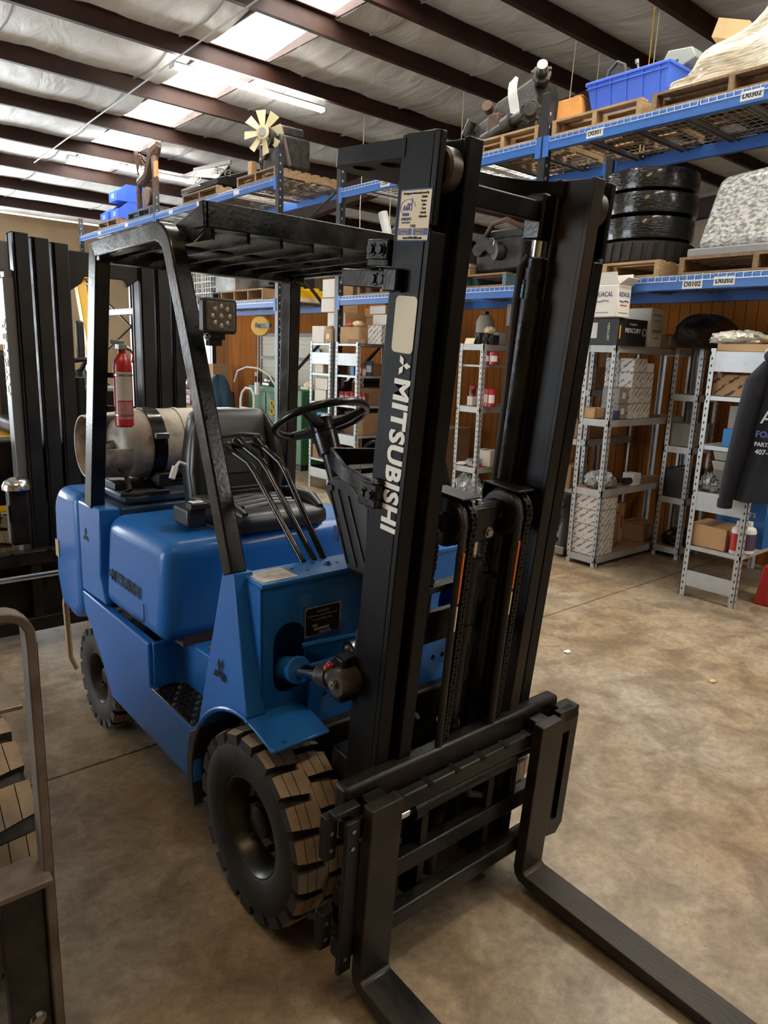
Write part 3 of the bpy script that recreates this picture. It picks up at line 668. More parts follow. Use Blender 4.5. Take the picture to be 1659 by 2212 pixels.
# lower U bracket towards the dash
MB(MT).tube([(-.325, -.255, 1.395), (-.318, -.10, 1.405), (-.235, .075, 1.405), (-.02, .03, 1.405), (.05, -.03, 1.405)], .02, sec=(.010, .040), up=(0, 0, 1)).build('dash_bracket', M_black, T, bevel=.002)
so = MB(MT).box(-.345, -.30, -.262, -.195, 1.355, 1.415).build('bracket_block', M_black, T, bevel=.004)
for k in range(2):
    b = MB(MT); bolt(b, (-.345, -.215-.028*k, 1.387), (-1, 0, 0), .011, .010); b.build('bracket_bolt', M_grease, so)
MB(MT).sph((-.325, -.245, 1.42), .018, 8, 5, (1, 1.3, .45)).build('weld_bead', M_grease, T)
# right-hand lift cylinder and hose
MB(MT).box(.155, .215, -.235, -.175, 2.03, 2.145).build('cylinder_head_block', M_black, T, bevel=.006)
MB(MT).cyl((.190, -.208, 1.99), (.190, -.208, 2.035), .017, n=16).build('lift_rod', M_chrome, T)
MB(MT).cyl((.190, -.208, .15), (.190, -.208, 1.88), .034, n=20).cyl((.190, -.208, 1.86), (.190, -.208, 1.985), .026, n=18).cyl((.190, -.208, 1.93), (.190, -.208, 1.96), .031, n=18).build('lift_cylinder', M_grease, T)
MB(MT).tube([(.188, -.205, 1.975), (.172, -.190, 1.985), (.158, -.186, 1.96), (.154, -.187, 1.86), (.158, -.196, 1.6), (.158, -.198, 1.2), (.158, -.198, .6)], .010, n=8).build('lift_hose', M_rubber, T)
MB(MT).cyl((-.165, -.205, .15), (-.165, -.205, 1.9), .034, n=20).build('lift_cylinder', M_grease, T)
# centre lift cylinder with twin pulleys, chains and hoses
MB(MT).cyl((.01, -.275, .12), (.01, -.275, 1.19), .030, n=20).cyl((.01, -.275, 1.165), (.01, -.275, 1.185), .040, n=20).cyl((.01, -.275, .93), (.01, -.275, .985), .035, n=20).cyl((.01, -.275, .62), (.01, -.275, .66), .036, n=20).build('centre_cylinder', M_grease, T)
MB(MT).cyl((.01, -.275, 1.19), (.01, -.275, 1.255), .019, n=18).build('cylinder_rod', mat('copper_lit_chrome', (.62, .50, .42), .2, metal=1), T)
ch = MB(MT).box(-.045, .065, -.305, -.235, 1.235, 1.335).box(-.07, .09, -.30, -.25, 1.32, 1.34).build('crosshead', M_grease, T, bevel=.006)
b = MB(MT); bolt(b, (.0, -.285, 1.34), (0, 0, 1), .010, .012); b.build('crosshead_bolt', M_steel, ch)
b = MB(MT); bolt(b, (.035, -.305, 1.26), (0, -1, 0), .011, .010); b.build('crosshead_bolt', M_steel, ch)
for xc, nm in ((-.095, 'l'), (.125, 'r')):
    pu = MB(MT); pu.lathe([(.015, xc-.034), (.062, xc-.034), (.066, xc-.030), (.066, xc-.026), (.052, xc-.018), (.066, xc-.010), (.066, xc-.006), (.052, xc), (.060, xc+.006), (.060, xc+.024), (.066, xc+.028), (.066, xc+.034), (.015, xc+.034)], (0, -.285, 1.305), 'X', 40)
    po = pu.build('pulley', M_grease, T)
    MB(MT).lathe([(.028, xc-.040), (.028, xc-.034), (.014, xc-.046), (.0001, xc-.046)], (0, -.285, 1.305), 'X', 20).build('pulley_hub', M_grease, po)
    MB(MT).box(xc-.030, xc+.040, -.340, -.215, 1.374, 1.380).box(xc-.030, xc+.040, -.216, -.211, 1.33, 1.38).build('pulley_guard', M_carriage, T, bevel=.004)
    # hose running over the pulley, with a painted stripe
    hx = xc-.018
    pth = [(hx, -.225, .75), (hx, -.226, 1.30)]+[(hx, -.285-.060*math.cos(R(a)), 1.305+.060*math.sin(R(a))) for a in (150, 120, 90, 60, 30, 5)]+[(hx, -.347, 1.25), (hx, -.352, .9), (hx+.004, -.356, .60)]
    ho = MB(MT).tube(pth, .0105, n=10).build('pulley_hose', M_rubber, T)
    for a0, a1, m_ in ((1.10, 1.24, M_orange), (1.02, 1.09, M_cream), (.83, .88, M_cream), (.64, .70, M_orange), (.72, .80, M_cream)):
        MB(MT).box(hx-.0025, hx+.0025, -.3615-(.9 < a1)*0, -.3575, a0, a1).build('hose_stripe', m_, ho)
# chain links (shared meshes) over the inner side of each pulley
mb = MB(MT); mb.box(-.010, -.007, -.005, .005, -.0105, .0105).box(.007, .010, -.005, .005, -.0105, .0105).cyl((-.012, 0, -.006), (.012, 0, -.006), .0042, n=8).cyl((-.012, 0, .006), (.012, 0, .006), .0042, n=8)
lkA = mb.mesh('chain_link'); lkA.materials.append(M_grease)
mb = MB(MT); mb.box(-.0062, -.0035, -.005, .005, -.0105, .0105).box(.0035, .0062, -.005, .005, -.0105, .0105).box(-.001, .001, -.005, .005, -.0105, .0105)
lkB = mb.mesh('chain_link'); lkB.materials.append(M_grease)
for xc in (-.095, .125):
    cx_ = xc+.016
    base = MB(MT).box(cx_-.008, cx_+.008, -.356, -.344, .60, .63).build('lift_chain', M_grease, T)
    for i in range(54):
        a = .625+.0126*i
        o = bpy.data.objects.new('chain_link', lkA if i % 2 == 0 else lkB); COL.objects.link(o); o.parent = base
        o.location = MT @ Vector((cx_, -.348, a))
    for k in range(16):
        t = R(4+11*k); p = MT @ Vector((cx_, -.285-.064*math.cos(t), 1.305+.064*math.sin(t)))
        o = bpy.data.objects.new('chain_link', lkA if k % 2 == 0 else lkB); COL.objects.link(o); o.parent = base; o.location = p; o.rotation_euler = (-t, 0, 0)
    for i in range(14):
        o = bpy.data.objects.new('chain_link', lkA if i % 2 == 0 else lkB); COL.objects.link(o); o.parent = base; o.location = MT @ Vector((cx_, -.221, 1.30-.0126*i))
    MB(MT).cyl((cx_, -.221, 1.00), (cx_, -.221, 1.125), .0075, n=10).cyl((cx_, -.221, 1.10), (cx_, -.221, 1.115), .012, n=6).build('chain_anchor', M_grease, T)
MB(MT).box(-.20, .20, -.24, -.20, 1.075, 1.095).box(-.20, -.13, -.235, -.20, 1.05, 1.09).build('chain_anchor_plate', M_grease, T, bevel=.003)
MB(MT).cyl((-.125, -.222, .62), (-.125, -.222, 1.07), .022, n=16).build('side_cylinder', M_grease, T)
MB(MT).tube([(-.10, -.25, .70), (-.13, -.20, .62), (-.16, -.18, .50), (-.12, -.22, .38), (-.02, -.25, .36)], .012).build('loop_hose', M_rubber, T)
MB(MT).tube([(-.16, -.23, .54), (-.13, -.28, .50), (-.09, -.32, .48), (-.05, -.34, .50)], .009).build('loop_hose', mat('tan_hydraulic_hose', (.22, .16, .10), .5), T)
MB(MT).tube([(.02, -.34, .58), (.05, -.36, .44), (.12, -.35, .40), (.16, -.36, .44)], .011).build('loop_hose', M_rubber, T)
# tilt cylinders
for s in (-1, 1):
    x = s*.335
    MB().cyl((x, .20, .715), (x, -.045, .780), .036, n=24).cyl((x, -.030, .776), (x, -.052, .782), .041, n=24).build('tilt_cylinder', M_blue, T, bevel=.003)
    MB().cyl((x, -.04, .779), (x, -.20, .822), .020, n=20).build('tilt_rod', M_chrome, T)
    ey = MB(); ey.cyl((x, -.165, .812), (x, -.212, .825), .033, n=18).cyl((x, -.215, .826), (x, -.262, .839), .028, n=18).lathe([(.0001, x-.045), (.036, x-.045), (.04, x-.03), (.04, x+.05), (.036, x+.06), (.0001, x+.06)], (0, -.285, .845), 'X', 24)
    eo = ey.build('rod_eye', mat('grease_brown_steel', (.018, .013, .009), .42, col2=(.05, .036, .022), scale=20, bump=.2, bscale=60), T)
    MB().cyl((x-.046, -.285, .845), (x-.056, -.285, .845), .013, n=6).cyl((x-.05, -.285, .845), (x-.062, -.285, .845), .005, n=8).build('grease_fitting', M_steel, eo)
    if s < 0:
        g = MB(); random.seed(3)
        for k in range(9): g.sph((x-.03+random.uniform(-.012, .02), -.232+random.uniform(-.012, .012), .868+random.uniform(-.014, .012)), random.uniform(.004, .008), 7, 5)
        g.build('red_grease', mat('red_grease_blob', (.35, .03, .03), .25), eo)
MB(MT).box(-.36, -.30, -.215, -.165, .80, .93).build('tilt_lug', M_mast, T, bevel=.008)
MB().lathe([(.020, -.018), (.030, -.018), (.030, .018), (.020, .018)], (-.155, -.075, .812), 'X', 18, closed=True).build('grey_collar', M_steel, T)

# ---------------------------------------------------------------- carriage and forks
def fork(x0, x1):
    prof = [(0, .605), (0, .085), (-.010, .076), (-1.06, .0755), (-1.075, .070), (-1.07, .062), (-.55, .045), (-.03, .038), (.012, .045), (.030, .060), (.037, .085), (.037, .605)]
    o = MB(MC).prism(prof, 0, x0, x1).build('fork', M_fork, T, bevel=.003)
    MB(MC).box(x0+.02, x1-.02, .037, .075, .565, .60).build('fork_hook', M_carriage, o, bevel=.003)
    MB(MC).box(x0+.02, x1-.02, .037, .07, .13, .16).build('fork_hook', M_carriage, o, bevel=.003)
fork(.245, .347); fork(-.420, -.318)
MB(MC).box(-.445, .425, .078, .128, .545, .628).build('carriage_top_bar', M_carriage, T, bevel=.012, seg=3)
ro = MB(MC).box(-.47, .455, .040, .072, .515, .566).build('shifter_top_bar', M_carriage, T, bevel=.005)
for i in range(8): MB(MC).box(-.40+.105*i, -.382+.105*i, .038, .074, .558, .567).build('bar_notch', M_blackletter, ro)
MB(MC).cyl((-.20, .075, .475), (.215, .075, .475), .024, n=18).cyl((-.215, .075, .475), (-.185, .075, .475), .030, n=18).build('shift_cylinder', M_carriage, T)
MB(MC).cyl((-.40, .075, .475), (.40, .075, .475), .0125, n=14).build('shift_rod', M_chrome, T)
MB(MC).box(-.44, .42, .075, .115, .265, .325).build('carriage_lower_bar', M_carriage, T, bevel=.006)
MB(MC).box(-.46, .45, .040, .085, .135, .19).build('shifter_lower_bar', M_carriage, T, bevel=.006)
for s, x in ((-1, -.30), (1, .25), (-1, -.14), (1, .14)): MB(MC).box(x-.014, x+.014, .085, .16, .12, .58).build('carriage_upright', M_carriage, T, bevel=.003)
# right end plate: two uprights around a slot
pr = MB(MC); plate(pr, [(.375, .135), (.45, .12), (.478, .155), (.478, .575), (.455, .60), (.375, .60)], [[(.405, .185), (.440, .185), (.440, .52), (.405, .52)]], 1, .030, .055); pr.build('carriage_end_plate', M_carriage, T)
MB(MC).box(.40, .478, .03, .085, .555, .60).build('end_plate_cap', M_carriage, T, bevel=.004)
# left end: flat bar and drilled brackets
MB(MC).box(-.475, -.432, .026, .040, .115, .575).build('carriage_end_bar', M_carriage, T, bevel=.003)
for z in (.55, .50, .16): MB(MC).cyl((-.455, .0255, z), (-.455, .023, z), .006, n=10).build('bar_rivet', M_steel, bpy.data.objects['carriage_end_bar'])
for z0, z1 in ((.46, .585), (.19, .30)):
    o = MB(MC).box(-.512, -.478, .060, .09, z0, z1).build('end_bracket', M_carriage, T, bevel=.003)
    for k in range(2): MB(MC).cyl((-.495, .0595, z0+.03+.05*k), (-.495, .0585, z0+.03+.05*k), .006, n=10).build('bracket_hole', M_steel, o)
MB(MC).box(-.50, -.42, .045, .075, .585, .60).build('end_block', M_carriage, T, bevel=.003)

# ---------------------------------------------------------------- seat
def cushion(name, outline, y0, y1, M, bulge, m_, parent, rib=None):
    """padded panel: outline in local x/z, padded towards -y"""
    n = len(outline); mb = MB(M); rings = []
    for k, (sc, yy) in enumerate(((.94, y1), (1.0, y1-.012), (1.0, y0+.03), (.985, y0+.012), (.93, y0), (.80, y0-bulge*.4), (.55, y0-bulge*.8), (.25, y0-bulge))):
        cz = sum(p[1] for p in outline)/n; rings.append([mb.bm.verts.new((p[0]*sc, yy, cz+(p[1]-cz)*sc)) for p in outline])
    for A, B in zip(rings, rings[1:]):
        for i in range(n): mb.bm.faces.new((A[i], A[(i+1) % n], B[(i+1) % n], B[i]))
    mb.bm.faces.new(rings[0][::-1]); mb.bm.faces.new(rings[-1])
    return mb.build(name, m_, parent, ang=60)
def rpoly(pts, r, n=5):
    out = []; N = len(pts)
    for i, p in enumerate(pts):
        a = Vector(pts[i-1]); b = Vector(p); c = Vector(pts[(i+1) % N]); u = (a-b).normalized(); v = (c-b).normalized()
        p0 = b+u*r; p1 = b+v*r
        for k in range(n+1):
            t = k/n; out.append(tuple((p0*(1-t)**2+b*2*t*(1-t)+p1*t*t)))
    return out
BM_ = Matrix.Translation((.005, .925, 1.06)) @ Matrix.Rotation(R(-7), 4, 'X')
bo = rpoly([(-.205, 0), (.205, 0), (.210, .20), (.165, .40), (-.165, .40), (-.210, .20)], .05)
bk = cushion('seat_back', bo, -.01, .075, BM_, .018, M_vinyl, T)
MB(BM_).tube([(.105*math.cos(R(a)), -.024, .185+.10*math.sin(R(a))) if False else p for p, a in [((-.11, -.018, .10), 0), ((-.12, -.026, .20), 0), ((-.10, -.028, .285), 0), ((0, -.03, .295), 0), ((.10, -.028, .285), 0), ((.12, -.026, .20), 0), ((.11, -.018, .10), 0)]], .009, n=8).build('seat_piping', M_vinyl, bk)
MB(BM_).box(-.09, .09, -.031, -.012, .13, .265).build('lumbar_pad', M_vinyl, bk, bevel=.02, seg=4)
for z in (.075, .06): MB(BM_).tube([(-.12, -.02, z), (0, -.026, z), (.12, -.02, z)], .006, n=6).build('seat_seam', M_vinyl, bk)
for s in (-1, 1): MB(BM_).tube([(s*.175, .0, .03), (s*.185, -.022, .15), (s*.165, -.018, .30), (s*.145, .0, .37)], [.02, .032, .028, .015], n=10).build('side_bolster', M_vinyl, bk)
CM = Matrix.Translation((.005, .755, 1.055)) @ Matrix.Rotation(R(-90), 4, 'X') @ Matrix.Rotation(R(0), 4, 'Z')
co = rpoly([(-.205, -.20), (.205, -.20), (.225, .20), (-.225, .20)], .055)
sc_ = cushion('seat_cushion', [(p[0], p[1]) for p in co], -.045, .02, CM, .012, M_vinyl, T)
for s in (-1, 1): MB().tube([(.005+s*.19, .93, 1.105), (.005+s*.185, .80, 1.118), (.005+s*.18, .66, 1.116), (.005+s*.165, .575, 1.098)], [.015, .03, .03, .016], n=10).build('side_bolster', M_vinyl, sc_)
for yy in (.66, .72, .78, .84): MB().tube([(-.12, yy, 1.108), (.005, yy+.012, 1.114), (.13, yy, 1.108)], .010, n=8).build('seat_rib', M_vinyl, sc_)
MB().box(-.20, .21, .60, .95, 1.028, 1.045).box(-.215, -.17, .58, .95, 1.02, 1.04).build('seat_rail', M_plastic, T, bevel=.004)
bk2 = MB().box(-.325, -.245, .70, .83, 1.045, 1.120).build('belt_retractor', M_plastic, T, bevel=.014, seg=3)
MB().box(-.315, -.25, .69, .74, 1.115, 1.140).build('belt_webbing', M_plastic, bk2, bevel=.004)
text('belt_tag_print', 'YYC', .014, frame_M((-.284, .715, 1.1435), (.9, -.4, 0), (.4, .9, .2)), M_red, MB().box(-.306, -.262, .695, .735, 1.141, 1.1425).build('belt_tag', M_paper, bk2))
MB().tube([(-.235, .90, 1.25), (-.262, .90, 1.262), (-.285, .885, 1.245)], .006).tube([(-.285, .885, 1.248), (-.305, .875, 1.205)], .012, n=10).build('switch_plug', M_white, T)
# levers
for bx, bend, tip in ((-.205, (-.228, .415, 1.318), (-.245, .515, 1.352)), (-.163, (-.195, .385, 1.325), (-.215, .495, 1.372)), (-.128, (-.16, .325, 1.326), (-.175, .435, 1.378))):
    p0 = Vector((bx, .128, 1.045)); b_ = Vector(bend); t_ = Vector(tip)
    lv = MB().tube([p0, p0.lerp(b_, .5), b_-(b_-p0)*.10, b_+(t_-b_)*.12, b_.lerp(t_, .5), t_], .0105, n=10).build('control_lever', M_black, T)
    d = (t_-b_).normalized()
    MB().tube([t_-d*.02, t_-d*.005, t_+d*.010, t_+d*.026, t_+d*.036, t_+d*.041], [.010, .013, .021, .024, .017, .004], n=14).build('lever_knob', M_black, lv)
# steering wheel and column
wn = Vector((0, .46, .89)).normalized(); wc = Vector((0, .335, 1.468)); wu = Vector((1, 0, 0)); wv = wn.cross(wu)
sw = MB().tube([wc+(wu*math.cos(2*PI*i/40)+wv*math.sin(2*PI*i/40))*.160 for i in range(40)], .0135, n=10, closed=True).build('steering_wheel', M_black, T)
for a in (100, 215, 325):
    e = wu*math.cos(R(a))+wv*math.sin(R(a)); MB().tube([wc-wn*.022+e*.02, wc-wn*.018+e*.08, wc+e*.155], [.022, .017, .013], n=8).build('wheel_spoke', M_black, sw)
MB().cyl(wc-wn*.045, wc-wn*.004, .040, .046, n=24).cyl(wc-wn*.004, wc+wn*.008, .046, .036, n=24).build('horn_pad', M_black, sw)
cb = wc-wn*.05; ce_ = wc-wn*.30
MB().cyl(cb, cb-wn*.075, .043, .040, n=22).cyl(cb-wn*.07, ce_, .029, n=20).build('steering_column', M_black, T)
cc = cb-wn*.12
MB().cbox(cc+Vector((.045, -.02, 0)), (.06, .075, .055), 0, R(-27)).build('column_switch_box', M_plastic, T, bevel=.006)
MB().tube([cc+Vector((.07, -.02, .01)), cc+Vector((.10, -.05, .075)), cc+Vector((.115, -.06, .085)), cc+Vector((.16, -.07, .087))], .005, n=8).build('column_stalk', M_plastic, T)
# dash console
dp = [(.100, 1.285), (.060, 1.325), (-.02, 1.335), (-.13, 1.26), (-.13, 1.05), (-.03, 1.05), (-.008, 1.10), (.02, 1.19)]
MB().prism(dp, 0, -.155, .13).build('dash_console', M_plastic, T, bevel=.012, seg=3)
for k in range(3): MB().tube([(-.1575, .07-.05*k, 1.305-.012*k), (-.1575, -.035-.045*k, 1.075)], .0035, n=6).build('console_ridge', M_plastic, bpy.data.objects['dash_console'])
MB().cyl((-.156, .055, 1.292), (-.160, .055, 1.292), .010, n=12).build('console_screw', M_plastic, bpy.data.objects['dash_console'])
kb = MB().cyl((.06, .255, 1.125), (.03, .27, 1.115), .014, n=12).build('ignition_key', M_steel, T)
MB().cbox((.03, .275, 1.075), (.004, .026, .055)).build('key_fob', mat('blue_key_fob', (.01, .02, .14), .4), kb, bevel=.006)
# tank cradle
MB().box(-.36, .30, 1.33, 1.47, 1.085, 1.12).box(-.20, -.14, 1.25, 1.55, 1.10, 1.16).box(.10, .16, 1.25, 1.55, 1.10, 1.16).build('tank_cradle', M_plastic, T, bevel=.006)
tst = MB(); tst.lathe([(.1535, -.215), (.1575, -.215), (.1575, -.155), (.1535, -.155)], (0, 1.40, 1.272), 'X', 40, closed=True); to = tst.build('tank_strap', M_black, T)
MB().box(-.215, -.155, 1.228, 1.25, 1.31, 1.335).build('strap_latch', M_steel, to, bevel=.003)
MB().box(-.27, -.24, 1.22, 1.24, 1.06, 1.10).box(-.28, -.19, 1.16, 1.19, 1.085, 1.105).build('hood_latch', M_plastic, T, bevel=.004)
MB().tube([(-.36, 1.33, 1.20), (-.335, 1.27, 1.17), (-.345, 1.20, 1.11), (-.38, 1.19, 1.095), (-.33, 1.17, 1.095), (-.25, 1.175, 1.10)], .011).build('fuel_hose', M_rubber, T)
# propane tank (its own thing, strapped on top)
PT = thing('propane_tank', 'scuffed white steel propane tank strapped behind the blue forklift seat', 'gas tank', (0, 1.40, 1.272))
M_tank = mat('scuffed_white_tank', (.52, .46, .37), .5, col2=(.13, .09, .06), scale=9, detail=12, lo=.47, hi=.72, bump=.06, distort=.8)
MB().lathe([(.0001, .36), (.06, .355), (.115, .325), (.145, .27), (.152, .21), (.152, -.20), (.145, -.26), (.120, -.315), (.10, -.33), (.0001, -.335)], (0, 0, 0), 'X', 40).build('shell', M_tank, PT)
MB().lathe([(.155, -.07), (.156, -.06), (.155, -.05)], (0, 0, 0), 'X', 40, closed=True).build('weld_band', M_tank, PT)
cl = MB(); prof = []
for i in range(30):
    t0, t1 = R(12*i), R(12*(i+1))
    if 9 <= i <= 14: continue
    for ra in (.140,):
        q = []
        for t in (t0, t1): q += [(-.30, ra*math.cos(t), ra*math.sin(t)), (-.455, .128*math.cos(t), .128*math.sin(t))]
        a = cl._v([q[0], q[1], q[3], q[2]]); cl.bm.faces.new(a)
cl.build('collar', M_tank, PT, solid=.006)
MB().cyl((-.33, 0, 0), (-.40, 0, -.01), .022, n=14).cyl((-.385, 0, -.01), (-.385, -.06, -.05), .016, n=12).build('valve', M_steel, PT)
# fire extinguisher on the right rear post
FE = thing('fire_extinguisher', 'red fire extinguisher with printed label hanging on the rear guard post', 'extinguisher', (-.366, 1.170, 1.375))
eb = MB().lathe([(.030, 0), (.036, .006), (.036, .235), (.031, .26), (.018, .28), (.014, .285), (.014, .30)], (0, 0, 0), 'Z', 24).build('cylinder', M_red, FE)
def wraplabel(z0, z1, a0, a1, m_, r=.0364):
    mb = MB()
    for i in range(8):
        t0, t1 = R(a0+(a1-a0)*i/8), R(a0+(a1-a0)*(i+1)/8)
        mb.face([(r*math.cos(t0), r*math.sin(t0), z0), (r*math.cos(t1), r*math.sin(t1), z0), (r*math.cos(t1), r*math.sin(t1), z1), (r*math.cos(t0), r*math.sin(t0), z1)])
    return mb.build('printed_label', m_, FE)
def stripes(name, c1, c2, sc):
    m = mat(name, c1, .5); nt = m.node_tree; N = nt.nodes; L = nt.links
    wv_ = N.new('ShaderNodeTexWave'); wv_.bands_direction = 'Z'; wv_.inputs['Scale'].default_value = sc; wv_.inputs['Distortion'].default_value = 3; wv_.inputs['Detail'].default_value = 4; wv_.inputs['Detail Scale'].default_value = 6
    rp = N.new('ShaderNodeValToRGB'); rp.color_ramp.elements[0].color = (*c1, 1); rp.color_ramp.elements[1].color = (*c2, 1); rp.color_ramp.elements[0].position = .55; rp.color_ramp.elements[1].position = .75
    L.new(N['Texture Coordinate'].outputs['Object'], wv_.inputs['Vector']); L.new(wv_.outputs[0], rp.inputs[0]); L.new(rp.outputs[0], N['Principled BSDF'].inputs['Base Color']); return m
wraplabel(.105, .215, -150, -50, stripes('small_print_label', (.62, .58, .52), (.35, .33, .30), 60))
wraplabel(.03, .10, -150, -55, stripes('dark_print_label', (.30, .05, .045), (.55, .40, .35), 60))
MB().box(-.018, .012, -.022, .02, .30, .322).box(-.04, .01, -.008, .008, .322, .336).cyl((.014, 0, .31), (.034, 0, .30), .008, n=10).build('valve_head', mat('dull_valve_metal', (.32, .32, .32), .4, metal=.6), FE, bevel=.003)
MB().tube([(.03, 0, .31), (.045, 0, .28), (.04, 0, .25)], .004).build('pull_pin_ring', M_red, FE)
for z in (.045, .20): MB().lathe([(.0368, z), (.0385, z), (.0385, z+.006), (.0368, z+.006)], (0, 0, 0), 'Z', 24, closed=True).build('bracket_wire', M_steel, FE)
for z in (.06, .19): MB().hexa([(-.020, .030, z), (-.030, .015, z), (-.030, .015, z+.02), (-.020, .030, z+.02)], [(-.052, .066, z), (-.062, .051, z), (-.062, .051, z+.02), (-.052, .066, z+.02)]).build('mounting_bracket', M_plastic, FE)
# ================================================================ pallet racks
M_deckdark = mat('galvanised_wire', (.36, .36, .34), .45, metal=.5)
RX0, RX1 = 3.75, 4.82
def wire_deck(y0, y1, z, parent, lipz):
    mb = MB(); r = .0028
    ny = max(2, int(round((y1-y0)/.058))); nx = 12
    for i in range(ny+1):
        y = y0+(y1-y0)*i/ny
        mb.tube([(RX0-.012, y, lipz), (RX0-.012, y, z), (RX1+.01, y, z)], r, n=4)
    for i in range(nx+1):
        x = RX0+.01+(RX1-RX0-.02)*i/nx
        mb.cyl((x, y0, z+.004), (x, y1, z+.004), r, n=4)
    mb.cyl((RX0-.014, y0, lipz), (RX0-.014, y1, lipz), r*1.3, n=4)
    o = mb.build('wire_deck', M_wire, parent); o['kind'] = 'stuff'
    n = 3
    for i in range(n):
        y = y0+(y1-y0)*(i+.5)/n
        MB().prism([(y-.03, z-.006), (y-.03, z-.03), (y-.022, z-.03), (y-.022, z-.010), (y+.022, z-.010), (y+.022, z-.03), (y+.03, z-.03), (y+.03, z-.006)], 0, RX0+.02, RX1-.02).build('deck_support', M_deckdark, parent)
def post(mb, x, y, H):
    mb.box(x, x+.075, y-.038, y-.034, 0, H).box(x, x+.075, y+.034, y+.038, 0, H).box(x, x+.004, y-.038, y+.038, 0, H)
def rack(y0, y1, levels, H, lab, frames, bh=.095, labels=()):
    t = thing('pallet_rack', lab, 'pallet rack', (0, 0, 0), 0, 'blue pallet racks along the wall')
    for y in frames:
        for x in (RX0, RX1-.075):
            m = MB(); post(m, x, y, H); o = m.build('upright_post', M_rackblack, t, bevel=.002, seg=1)
            m = MB()
            for k in range(int(H/.10)-1):
                z = .1+.1*k; yy = y-.0385
                m.box(x+.02, x+.034, y-.0392, y-.0378, z-.012, z+.012)
            if m.bm.verts: m.build('slot_row', M_galv if x < 4 else M_blackletter, o)['kind'] = 'stuff'
        z = .3
        k = 0
        while z+.9 < H:
            a, b = ((RX0+.07, RX1-.07) if k % 2 else (RX1-.07, RX0+.07))
            MB().tube([(a, y, z), (b, y, z+.88)], .02, sec=(.034, .034), up=(0, 1, 0)).build('frame_brace', M_rackblack, t); z += .9; k += 1
    for zb in levels:
        for x in (RX0-.004, RX1-.046):
            MB().prism([(x, zb), (x+.05, zb), (x+.05, zb+bh*.7), (x+.034, zb+bh*.7), (x+.034, zb+bh), (x, zb+bh)], 1, y0+.04, y1-.04).build('beam', M_rackblue, t, bevel=.004)
            for ye in (y0+.04, y1-.04): MB().box(x-.004, x+.004, ye-.03, ye+.03, zb-.05, zb+bh+.02).build('beam_bracket', M_rackblue, t)
        nd = max(1, round((y1-y0)/1.35))
        for k in range(nd): wire_deck(y0+.06+(y1-y0-.12)*k/nd, y0+.06+(y1-y0-.12)*(k+1)/nd-.02, zb+bh+.004, t, zb+bh-.032)
    for y, z, s_ in labels:
        pl_ = MB().box(RX0-.0068, RX0-.0048, y-.075, y+.075, z-.030, z+.030).build('location_tag', M_paper, t)
        if s_: text('tag_lettering', s_, .046, frame_M((RX0-.0075, y, z), (0, -1, 0), (0, 0, 1)), M_blackletter, pl_, bold=.001)
    return t
ZL, ZU = 2.235, 3.41
rack(-.20, 2.50, (ZL, ZU), 3.86, 'blue rack bay holding the wrapped tyres and the blue tote', (2.50,), labels=((1.03, ZL+.035, 'D0102'), (.80, ZL+.048, 'D0202'), (1.985, ZU+.045, 'D0301'), (.78, ZU+.05, 'D0302')))
rack(2.50, 5.383, (ZL, ZU), 3.86, 'blue rack bay behind the forklift mast with the axle on top', (5.383,), labels=((4.55, ZU+.045, 'C0301'),))
rack(6.71, 10.55, (2.25, 3.75), 4.20, 'blue rack bay with the fan engine and black bucket on top', (6.71, 10.55), labels=((7.75, 3.80, ''), (8.9, 3.80, ''), (9.9, 3.80, ''), (7.9, 2.30, ''), (8.35, 2.28, '')))
rack(10.55, 14.40, (2.25, 3.75), 4.20, 'far blue rack bay carrying the stacked blue bins', (14.40,), labels=((11.8, 3.80, ''), (13.2, 3.80, '')))

# ================================================================ pallets
PAL = {}
def pallet(lab, x, y, z, lx=1.0, ly=1.0, m=M_wood, rz=0, blk=None):
    t = thing('pallet', lab, 'pallet', (x, y, z), rz, 'wooden pallets')
    key = (lx, ly, m.name, blk and blk.name)
    if key not in PAL:
        a = MB().box(-.045, .045, -ly/2, ly/2, 0, .018).mesh('deck_board'); a.materials.append(m)
        c = MB().box(-lx/2, lx/2, -.02, .02, 0, .088).mesh('stringer'); c.materials.append(blk or m)
        PAL[key] = (a, c)
    a, c = PAL[key]
    def put(me, nm, loc):
        o = bpy.data.objects.new(nm, me); COL.objects.link(o); o.parent = t; o.location = loc
    for sx in (-1, 0, 1): put(c, 'stringer', (0, sx*(ly/2-.022), .018))
    for k in range(7): put(a, 'deck_board', (-lx/2+.045+(lx-.09)*k/6, 0, .106))
    for k in (0, 3, 6): put(a, 'deck_board', (-lx/2+.045+(lx-.09)*k/6, 0, 0))
    return t
Z1, Z2 = ZL+.108, ZU+.108        # deck heights of the near racks
ZC1, ZC2 = 2.25+.108, 3.75+.108  # and of the far ones
pallet('light wooden pallet under the blue tote on the top rack level', 4.28, 2.03, Z2, 1.0, .82, M_woodlight)
pallet('long brown pallet under the film-wrapped load on the top rack level', 4.28, .95, Z2, 1.0, 1.18, M_wood)
pallet('pale pallet under the black axle on the top rack level', 4.28, 2.98, Z2, 1.0, .80, M_woodlight)
pallet('wooden pallet under the stack of film-wrapped tyres', 4.28, 1.80, Z1, 1.0, .95, M_woodlight)
pallet('wooden pallet under the white bubble-wrapped crate', 4.28, .62, Z1, 1.0, 1.1, M_wood)
pallet('pallet with pale blue blocks under the dark engine behind the mast', 4.28, 3.35, Z1, 1.0, 1.05, M_wood, blk=mat('pale_blue_block', (.10, .19, .24), .8))
pallet('weathered pallet at the end of the lower rack level above the cartons', 4.28, 4.60, Z1, 1.0, .85, M_wood)
